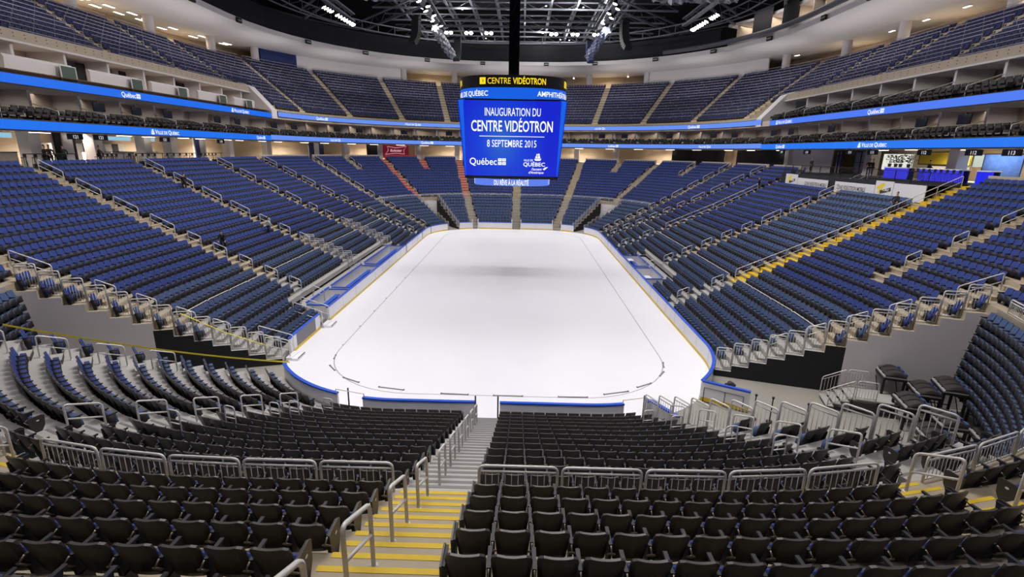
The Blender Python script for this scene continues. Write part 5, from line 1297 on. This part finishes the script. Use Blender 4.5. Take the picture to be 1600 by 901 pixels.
# bay doors of the concourse on the right
r_, o_ = wall_sign(1, sideY(38.6), 27.2, 11.95, 2.2, 2.5, mat('door_panel', (150, 150, 160), .3), 'pale double door at the restaurant entrance', 'door', 'entrance_door')
q = MB()
for xx in (-1.1, 0, 1.1): q.box(xx - .05, xx + .05, -1.25, 1.25, 0, .06)
for yy in (-1.25, 0, 1.2): q.box(-1.1, 1.1, yy, yy + .07, 0, .06)
q.build('door_frame', M_BLKMET, o_)

# ================================================================== TUNNEL EQUIPMENT ON THE RIGHT
def cart(P, rz, label, h=1.5, L=2.1, wd=1.0, n=3):
    root = empty('seat_trolley', P, rz); tag(root, label, 'trolley')
    q = MB(); q.box(-L / 2, L / 2, -wd / 2, wd / 2, h - .06, h); q.build('deck', M_ALU, root); q = MB(); q.box(-L / 2 - .02, L / 2 + .02, -wd / 2 - .02, wd / 2 + .02, h - .18, h - .06); q.build('edge_frame', M_BLKMET, root)
    for sx in (-1, 1):
        for sy in (-1, 1): l = MB(); l.box(sx * (L / 2 - .08) - .05, sx * (L / 2 - .08) + .05, sy * (wd / 2 - .06) - .05, sy * (wd / 2 - .06) + .05, 0, h - .1); l.build('leg', M_BLKMET, root)
    b = MB()
    for sy in (-1, 1): b.tube([(-L / 2 + .1, sy * (wd / 2 - .06), .12), (L / 2 - .1, sy * (wd / 2 - .06), h - .25)], .025, 4)
    for sx in (-1, 1): b.tube([(sx * (L / 2 - .08), -wd / 2 + .08, .45), (sx * (L / 2 - .08), wd / 2 - .08, .45)], .03, 4)
    b.build('bracing', M_BLKMET, root)
    for k in range(n):
        x = -L / 2 + (k + .5) * L / n; s = MB(); pts = []
        for j in range(7):
            t = j / 6; pts.append((-wd * .46 + wd * .9 * t, .10 + .16 * math.sin(PI * min(1, t * 1.15)) ** .7))
        hw = L / n / 2 * .94
        s.grid([[(x - hw, y, h + z * .55) for y, z in pts], [(x - hw * .8, y, h + z) for y, z in pts], [(x + hw * .8, y, h + z) for y, z in pts], [(x + hw, y, h + z * .55) for y, z in pts]])
        s.grid([[(x - hw, y, h + .0) for y, z in pts], [(x - hw, y, h + z * .55) for y, z in pts]]); s.grid([[(x + hw, y, h + z * .55) for y, z in pts], [(x + hw, y, h) for y, z in pts]]); f = s.build('folded_seat', M_BLACK, root)
        c = MB(); c.hexa([(x - hw * .8, -wd * .5, h + .03), (x + hw * .8, -wd * .5, h + .03), (x + hw * .8, -wd * .40, h + .03), (x - hw * .8, -wd * .40, h + .03), (x - hw * .7, -wd * .52, h + .2), (x + hw * .7, -wd * .52, h + .2), (x + hw * .7, -wd * .40, h + .22), (x - hw * .7, -wd * .40, h + .22)]); c.build('cushion', M_SLATE, f)
for x, y, rz, h, L, lb in ((20.75, 3.1, 1.25, 1.75, 1.5, 'tall trolley of folded black seats, leftmost of the back pair'), (21.7, 1.95, 1.25, 1.35, 1.5, 'lower trolley of folded black seats just right of the tallest left one'), (22.6, 1.6, 1.2, 1.75, 1.6, 'tall trolley of folded black seats in the middle by the grey wall'), (23.5, .35, 1.1, 1.45, 1.7, 'trolley of folded black seats beside the stacked seat rows'), (20.3, .9, 1.3, 1.2, 1.5, 'low trolley of folded seats in front of the leftmost tall one'), (21.1, -.3, 1.3, .95, 1.5, 'low trolley of folded seats behind the fence'), (20.0, -1.0, 1.3, .6, 1.6, 'lowest trolley of folded seats close behind the fence panels'), (22.3, -1.3, 1.2, .6, 1.6, 'low trolley of folded seats at the right end of the fence')):
    cart((x, y, 0), rz, lb, h, L)
# small movable stairs
ST = empty('movable_stairs', (17.6, 2.9, 0), -.28); tag(ST, 'small movable aluminium stairs with side rails in the right tunnel', 'stairs')
for k in range(4): q = MB(); q.box(-.2 + k * .32, .14 + k * .32, -.75, .75, .18 * (k + 1) - .04, .18 * (k + 1)); q.build('step', M_ALU, ST)
q = MB(); q.box(1.06, 2.9, -.75, .75, .70, .76); q.build('platform', M_ALU, ST); q = MB(); q.box(-.15, 2.85, -.7, -.64, .05, .14); q.box(-.15, 2.85, .64, .7, .05, .14)
for xx in (.9, 2.75):
    for yy in (-.67, .67): q.box(xx - .04, xx + .04, yy - .04, yy + .04, 0, .72)
q.build('chassis', M_BLKMET, ST)
for sy in (-1, 1):
    for xa, xb, za, zb in ((-.15, .9, .15, .72), (1.0, 1.9, .74, .74)):
        q = MB(); y = sy * .72; A, B = Vector((xa, y, za)), Vector((xb, y, zb)); up = Vector((0, 0, 1.0)); q.tube([A] + arc_corner(A + up, A, B + up, .12) + arc_corner(B + up, A + up, B, .12) + [B], .024, 6); q.tube([A + up * .85, B + up * .85], .02, 5); q.tube([A + up * .1, B + up * .1], .02, 5)
        for j in range(1, 7): p = A + (B - A) * j / 7; q.cyl(p + up * .1, p + up * .85, .01, 4)
        q.build('side_rail', M_STEEL, ST, True)
q = MB(); q.tube([(0, 0, .1), (.15, .1, .16), (.32, .05, .15), (.45, -.1, .1)], [.05, .13, .12, .06], 8); q.tube([(.0, .2, .06), (.3, .25, .07)], .06, 6); o = q.build('duffel_bag', M_BLACK, None, True, (13.0, 4.5, 0)); tag(o, 'small dark bag lying at the foot of the black drape', 'bag'); q = MB(); q.tube([(.08, .06, .26), (.18, .06, .34), (.3, .04, .25)], .015, 5); q.build('strap', M_BLKMET, o)
for k, (x, y) in enumerate(((12.9, 1.0), (13.6, .75), (15.0, .2))):
    q = MB(); q.cyl((0, 0, 0), (0, 0, 1.25), .03, 6); q.tube([(0, 0, 1.25), (0, 0, 1.34)], .06, 8); o = q.build('barrier_post', M_BLKMET, None, False, (x, y, 0)); tag(o, 'slim dark post standing in the right tunnel behind the fence, %s from the left' % nth(k), 'post', 'posts of the right tunnel'); q = MB(); q.tube([(0, 0, 0), (0, 0, .04)], .16, 12); q.build('base', M_BLKMET, o)
q = MB(); a = P3(1, ang1(47), 11.0, 2.3); q.obox((0, 0, 0), (.5, .1, 0), (0, .08, 0), (0, 0, .8)); o = q.build('white_panel', M_WHITE, None, False, (25.2, -1.2, 3.4)); tag(o, 'tilted white panel leaning beside the stacked seat rows', 'panel'); o.rotation_euler = (0, .35, .9); e = MB(); e.tube([(-.5, -.1, .8), (.5, .1, .8)], .03, 5); e.build('edge', M_STEEL, o)
# yellow caution tape across the left tunnel
q = MB(); tp = [Vector((-12.3, 5.75, .25)), Vector((-21.6, -.9, 4.75))]
fine = []
for j in range(24): t = j / 24; p = tp[0].lerp(tp[1], t); p.z -= .5 * 4 * t * (1 - t) * .5; fine.append(p)
fine.append(tp[-1]); L0 = fine[0].copy()
for i in range(len(fine) - 1):
    A, B = fine[i] - L0, fine[i + 1] - L0; up = Vector((0, 0, .045)); t = (B - A).normalized(); n_ = Vector((-t.y, t.x, 0)) * .004
    q.hexa([A - up - n_, B - up - n_, B - up + n_, A - up + n_, A + up - n_, B + up - n_, B + up + n_, A + up + n_])
o = q.build('caution_tape', M_TAPE, None, False, L0); tag(o, 'yellow caution tape strung across the left tunnel above the corner seats', 'tape')
q = MB(); a, b = P3(-1, ang1(16.0), 5.2, 3.5), P3(-1, ang1(15.8), 1.0, 1.2); q.tube([Vector((0, 0, 0)), (b - a) / 2 - Vector((0, 0, .15)), b - a], .03, 4); o = q.build('caution_tape', M_TAPE, None, False, a); tag(o, 'short yellow tape hung on the stepped fence of the left end stairs', 'tape')
# low grey boxes and step blocks in the left corner rows
for k, (a_, i) in enumerate(((38, 10), (39, 9), (40, 8), (41, 7), (42, 6))):
    P = P3(-1, ang1(38.8), ROWS[i][0] - .05, ROWS[i][1]); q = MB(); q.box(-.45, .45, -.2, .2, 0, .19); o = q.build('step_block', M_ALU, None, False, P, facing(-1, ang1(38.8))); tag(o, 'grey step block between the left corner rows, %s from the top' % nth(k), 'step', 'step blocks of the left corner'); e = MB(); e.box(-.46, .46, .19, .21, .0, .17); e.build('riser', M_BLKMET, o)
for k, i in enumerate((12, 10, 8, 6)):
    x = AISLES[-1][0][0]; u = ang1(39.5); A = P3(-1, u, ROWS[i][0] - .5, ROWS[i][1]); B = P3(-1, u + .004, ROWS[i][0] - 1.4, ROWS[i - 1][1]); put_rail(A, B, 'grey steel rail at the tunnel end of the left corner rows, %s from the top' % nth(k), 'rails at the tunnel end of the left corner rows')

# ================================================================== ROOF EQUIPMENT
def flood(P, tgt, label, grp, r=.34):
    root = empty('flood_lamp', P); tag(root, label, 'lamp', grp); d = (Vector(tgt) - Vector(P)).normalized(); q = MB(); q.tube([-d * .5, -d * .3, Vector((0, 0, 0))], [r * .4, r * .9, r], 12); q.build('housing', M_BLKMET, root)
    q = MB(); q.tube([d * .0, d * .03], [r * .93, r * .93], 12); q.build('lens', M_LAMP, root); q = MB(); q.tube([-d * .3, -d * .3 + Vector((0, 0, .45))], .03, 5); q.build('bracket', M_BLKMET, root)
for sx, w_ in ((-1, 'left'), (1, 'right')):
    x0, y0, x1, y1 = (-26.3, 53.6, -25.5, 63.4) if sx < 0 else (27.5, 54.7, 27.0, 63.7); z0 = 31.0
    for k, t in enumerate((0, .08, .16, .24, .42, .52, .62, .72, .82, .92, 1.0)):
        flood((x0 + (x1 - x0) * t, y0 + (y1 - y0) * t, z0), (x0 * .4, y0 + 6, 0), 'white floodlight of the %s side bridge, %s from the near end' % (w_, nth(k)), 'floodlights of the %s bridge' % w_)
for k, (x, dx) in enumerate(((-10.6, .35), (-7.5, .35), (-4.4, .35), (5.6, .35), (8.9, .35), (12.2, .35))):
    for s in (-1, 1): flood((x + s * dx, 62.9, 30.0), (x, 40, 0), 'white floodlight of the far cross truss, %s pair from the left, %s lamp' % (nth(k), ('left', 'right')[s > 0]), 'floodlights of the far cross truss', .3)
for sx, w_ in ((-1, 'left'), (1, 'right')):
    for k, y in enumerate((46, 48.2, 50.4, 52.6, 55.5, 58.4)): flood(((-11.5 if sx < 0 else 12.3) + (.4 if k % 2 else -.3), y, 29.9), (0, y, 0), 'white floodlight under the %s long truss, %s from the near end' % (w_, nth(k)), 'floodlights of the %s long truss' % w_, .3)
random.seed(5)
for k in range(16):
    x, y = random.uniform(-16, 17), random.uniform(62, 92); root = empty('work_lamp', (x, y, 34.6)); tag(root, 'tiny white work lamp in the roof grid, %s' % ('left of the scoreboard mast' if x < .2 else 'right of the scoreboard mast'), 'lamp', 'work lamps of the roof grid'); pl_ = bpy.data.lights.new('truss_fill_light', 'POINT'); pl_.energy = 500; pl_.shadow_soft_size = .15; po = bpy.data.objects.new('truss_fill_light', pl_); C.objects.link(po); po.location = (x, y, 34.4)  # point light added at each lamp to brighten the trusses
    q = MB(); q.tube([(0, 0, .15), (0, 0, 0)], .11, 8); q.build('housing', M_BLKMET, root); q = MB(); q.tube([(0, 0, 0), (0, 0, -.03)], .1, 8); q.build('lens', mat('work_lens', (255, 255, 255), .3, emit=(255, 250, 240), es=8), root)
def line_array(x, y, z, rz, n, label, mt=None, curve=.11, sc=1.0):
    root = empty('line_array_speaker', (x, y, z), rz); tag(root, label, 'loudspeaker'); a = 0; p = Vector((0, 0, 0))
    for k in range(n):
        a = curve * k * k / n; d = Vector((0, -math.sin(a) * .0 - math.sin(a), -math.cos(a))); nrm = Vector((0, -math.cos(a), math.sin(a)))
        q = MB(); q.obox(p + d * .19 * sc, Vector((.6 * sc, 0, 0)), nrm * .3 * sc, d * .17 * sc); q.build('cabinet', mt or M_BLKMET, root); p = p + d * .38 * sc
    q = MB()
    for sx in (-.5, .5): q.cyl((sx, 0, 0), (sx, 0, 5), .02, 4)
    q.box(-.6, .6, -.3, .3, 0, .12); q.build('rigging', M_BLKMET, root)
line_array(-13.4, 52, 29.6, -.5, 10, 'curved black line array loudspeaker at the left above the ice'); line_array(-9.6, 66, 29.6, -.2, 10, 'curved black line array loudspeaker left of the mast', sc=.9)
line_array(14.6, 53, 29.6, .5, 10, 'curved black line array loudspeaker at the right above the ice'); line_array(11.6, 66, 29.6, .2, 10, 'curved blue tinted line array loudspeaker right of the mast', mat('speaker_blue', (40, 62, 110), .5), sc=.9)
# long gathered cloth bundles hanging under the long trusses
def bundle(P0, P1, r, label, mt, seed):
    random.seed(seed); P0, P1 = Vector(P0), Vector(P1); n, k = 26, 18; D = P1 - P0; t = D.normalized(); a = t.cross(Vector((0, 0, 1))).normalized(); b = t.cross(a); m = MB(); R = []
    ph = [random.uniform(0, 6) for _ in range(8)]
    for i in range(n + 1):
        row = []
        for j in range(k + 1):
            an = 2 * PI * j / k; rr = r * (1 + .25 * math.sin(5 * an + ph[0] + i * .7) + .16 * math.sin(9 * an - i * 1.3 + ph[1]) + .12 * math.sin(i * 2.1 + ph[2]) + random.uniform(-.1, .1)); row.append(D * i / n + (a * math.cos(an) + b * math.sin(an)) * rr)
        row[-1] = row[0]; R.append(row)
    m.grid(R); m.poly([p for p in R[0][:-1]][::-1]); m.poly([p for p in R[-1][:-1]]); o = m.build('rolled_cloth', mt, None, False, P0); tag(o, label, 'rolled cloth'); q = MB()
    for i in range(1, 6): q.tube([D * i / 6 + (a * math.cos(w_) + b * math.sin(w_)) * r * 1.22 for w_ in np.linspace(0, 2 * PI, 12, endpoint=False)], .03, 4, closed=True)
    for i in (1, 5): q.cyl(D * i / 6 + Vector((0, 0, r)), D * i / 6 + Vector((0, 0, r + 3)), .02, 4)
    q.build('straps', M_BLKMET, o); return o
M_FOIL = mat('silver_cloth', (170, 170, 176), .35, metal=.6, bump=.4, nscale=3.); M_CLOTH = mat('cloth_blue_grey', (120, 128, 156), .6)
bundle((-11.6, 56.2, 29.2), (-10.2, 63.5, 26.9), .55, 'silvery hanging cloth bundle left of the scoreboard mast', M_FOIL, 1); bundle((12.7, 56.2, 29.2), (11.2, 63.5, 26.9), .55, 'pale blue hanging cloth bundle right of the scoreboard mast', M_CLOTH, 2)
bundle((-26.5, 46.0, 31.6), (-17.5, 51.0, 32.3), .9, 'crumpled silver cloth hanging at the top left of the roof', M_FOIL, 3); bundle((17.0, 48.0, 31.8), (27.0, 47.0, 31.6), 1.0, 'crumpled silver cloth hanging at the top right of the roof', M_FOIL, 4)
# small dark exit sign boxes on the white ring
for k, (side, u) in enumerate(((-1, 2.56), (-1, 2.82), (-1, 3.04), (-1, 3.31), (-1, 3.52), (-1, 3.745), (-1, 3.95), (1, 3.98), (1, 3.80), (1, 3.58), (1, 3.37), (1, 3.16), (1, 2.92), (1, 2.72))):
    x, y, nx, ny = at_u(side, u, 25.8); root = empty('ring_speaker', (x, y, 29.45)); tag(root, 'small dark box mounted on the white ring, %s from the left' % nth(k if k < 7 else k), 'box', 'dark boxes on the white ring'); F = frame_mat((0, 0, 0), (nx, ny)); q = MB(); q.box(-.5, .5, -.3, .3, -.2, .1); o = q.build('case', M_BLKMET, root); o.matrix_basis = F; q = MB(); q.box(-.42, .42, -.04, .04, .1, .115); o = q.build('slot', M_STEEL, root); o.matrix_basis = F

# ================================================================== PEOPLE
def skin(name, verts, edges, radii, mt, parent=None, root=0, sub=1):
    me = bpy.data.meshes.new(name); me.from_pydata(verts, edges, []); me.materials.append(mt); o = link(name, me, parent); md = o.modifiers.new('skin', 'SKIN'); md.use_smooth_shade = True
    for i, r in enumerate(radii): me.skin_vertices[0].data[i].radius = (r, r) if not isinstance(r, tuple) else r
    for i in range(len(verts)): me.skin_vertices[0].data[i].use_root = i == root
    s = o.modifiers.new('sub', 'SUBSURF'); s.levels = s.render_levels = sub; return o
M_SKIN = mat('skin', (190, 146, 120), .6); M_HAIR = mat('hair', (40, 30, 26), .7); M_JKT = mat('dark_jacket', (26, 26, 30), .8); M_TRS = mat('dark_trousers', (24, 24, 30), .8); M_SHIRT = mat('pale_shirt', (168, 192, 188), .8); M_JEAN = mat('navy_trousers', (40, 48, 72), .8)
def person(P, rz, label, lean=0., step=.0, arm=(0, 0), top=M_JKT, leg=M_TRS, sitting=False):
    root = empty('person', P, rz); tag(root, label, 'person')
    hz = .93 if not sitting else .62; c, s = math.cos(lean), math.sin(lean)
    tp = lambda z, y=0, x=0: (x, y * c + z * s, hz + z * c - y * s)
    # trousers
    kn = (lambda sx: (sx * .11, step * sx + .04, .50)) if not sitting else (lambda sx: (sx * .12, .42, .58))
    ft = (lambda sx: (sx * .11, step * sx * 1.5 - .02, .08)) if not sitting else (lambda sx: (sx * .12, .40, .10))
    skin('trousers', [tp(0), (-.095, 0, hz - .06), kn(-1), ft(-1), (.095, 0, hz - .06), kn(1), ft(1)], [(0, 1), (1, 2), (2, 3), (0, 4), (4, 5), (5, 6)], [.13, .10, .075, .055, .10, .075, .055], leg, root)
    for sx in (-1, 1): f = ft(sx); skin('shoe', [(f[0], f[1] - .05, .04), (f[0], f[1] + .06, .045), (f[0], f[1] + .17, .035)], [(0, 1), (1, 2)], [.045, .05, .04], M_BLACK, root)
    el = lambda sx, a: tp(.28 - .05 * a, .06 + .16 * a, sx * .25); ha = lambda sx, a: tp(.06 + .14 * a, .12 + .34 * a, sx * .23)
    V = [tp(0.0), tp(.16), tp(.36), tp(.47)]; E = [(0, 1), (1, 2), (2, 3)]; R = [.145, .14, .16, .08]
    for sx, a in ((-1, arm[0]), (1, arm[1])): k = len(V); V += [tp(.42, 0, sx * .18), el(sx, a), ha(sx, a)]; E += [(3, k), (k, k + 1), (k + 1, k + 2)]; R += [.075, .055, .042]
    skin('jacket', V, E, R, top, root)
    V = [tp(.40), tp(.54), tp(.62, .015), tp(.72, .02), tp(.78, .01)]; E = [(0, 1), (1, 2), (2, 3), (3, 4)]; R = [.05, .055, .075, .092, .06]
    for sx, a in ((-1, arm[0]), (1, arm[1])):
        k = len(V); h = Vector(ha(sx, a)); e = Vector(el(sx, a)); d = (h - e).normalized(); o1 = d.orthogonal().normalized()
        V += [tp(.41, 0, sx * .17), tuple(e), tuple(h), tuple(h + d * .07)]; E += [(0, k), (k, k + 1), (k + 1, k + 2), (k + 2, k + 3)]; R += [.03, .026, .03, .038]
        for q, (of, ln) in enumerate(((-.03, .07), (-.01, .085), (.012, .08), (.03, .065))): V.append(tuple(h + d * (.09 + ln) + o1 * of)); E.append((k + 3, len(V) - 1)); R.append(.011)
        V.append(tuple(h + d * .08 + o1 * .06)); E.append((k + 3, len(V) - 1)); R.append(.012)
    skin('body', V, E, R, M_SKIN, root)
    skin('hair', [tp(.72, -.03), tp(.80, -.02), tp(.83, .02)], [(0, 1), (1, 2)], [.085, .088, .06], M_HAIR, root); return root
def on_row(side, u, i, off=-.35): return P3(side, u, RW(u, i)[0] + off, RW(u, i)[1])
person(on_row(-1, sideY(26.2), 19), facing(-1, 2.2) + 1.6, 'person in dark clothes standing in the upper left rows beside the stairs', .2, .05)
person(on_row(-1, sideY(17.9), 10), facing(-1, 2.1) - 1.2, 'person in dark clothes leaning over a seat in the middle left rows', .55, .12, (.8, .9))
person(on_row(-1, sideY(25.3), 10), facing(-1, 2.4) + .6, 'person in a pale shirt standing in the left rows by the stairs', .1, .05, (.3, .5), M_SHIRT, M_JEAN)
person(on_row(1, sideY(42.7), 19), facing(1, 2.7) - .4, 'person in black standing on the right stairs with the long rail', 0, .05)
person(on_row(1, sideY(19.1), 19), facing(1, 2.2) + .3, 'person in black standing beside the yellow edged stairs', 0, .03, (.2, .2))
person(P3(1, sideY(41.3), 23.2, 10.66), facing(1, 2.6), 'person in black standing behind the bar zone railing near the flags', 0, .02)
for k, (dy, dd, a) in enumerate(((17.6, 23.9, 1.2), (18.4, 24.2, -.8), (19.1, 23.7, 2.2), (22.9, 23.9, .5))):
    person(P3(-1, sideY(dy + 1.4), dd, Z_C), facing(-1, 2.2) + a, 'person in dark clothes on the left concourse, %s of four from the near end' % nth(k), .08, .04, (.5, .2))
for k, (yy, d, a) in enumerate(((25.0, 24.4, 2.6), (33.4, 24.8, 1.), (32.8, 24.8, -1.))):
    person(P3(1, sideY(yy), d, 10.66), facing(1, 2.4) + a, 'person in dark clothes %s' % ('standing at the violet bar counter', 'near the restaurant entrance, left of two', 'near the restaurant entrance, right of two')[k], .08, .03, (.5, .5))
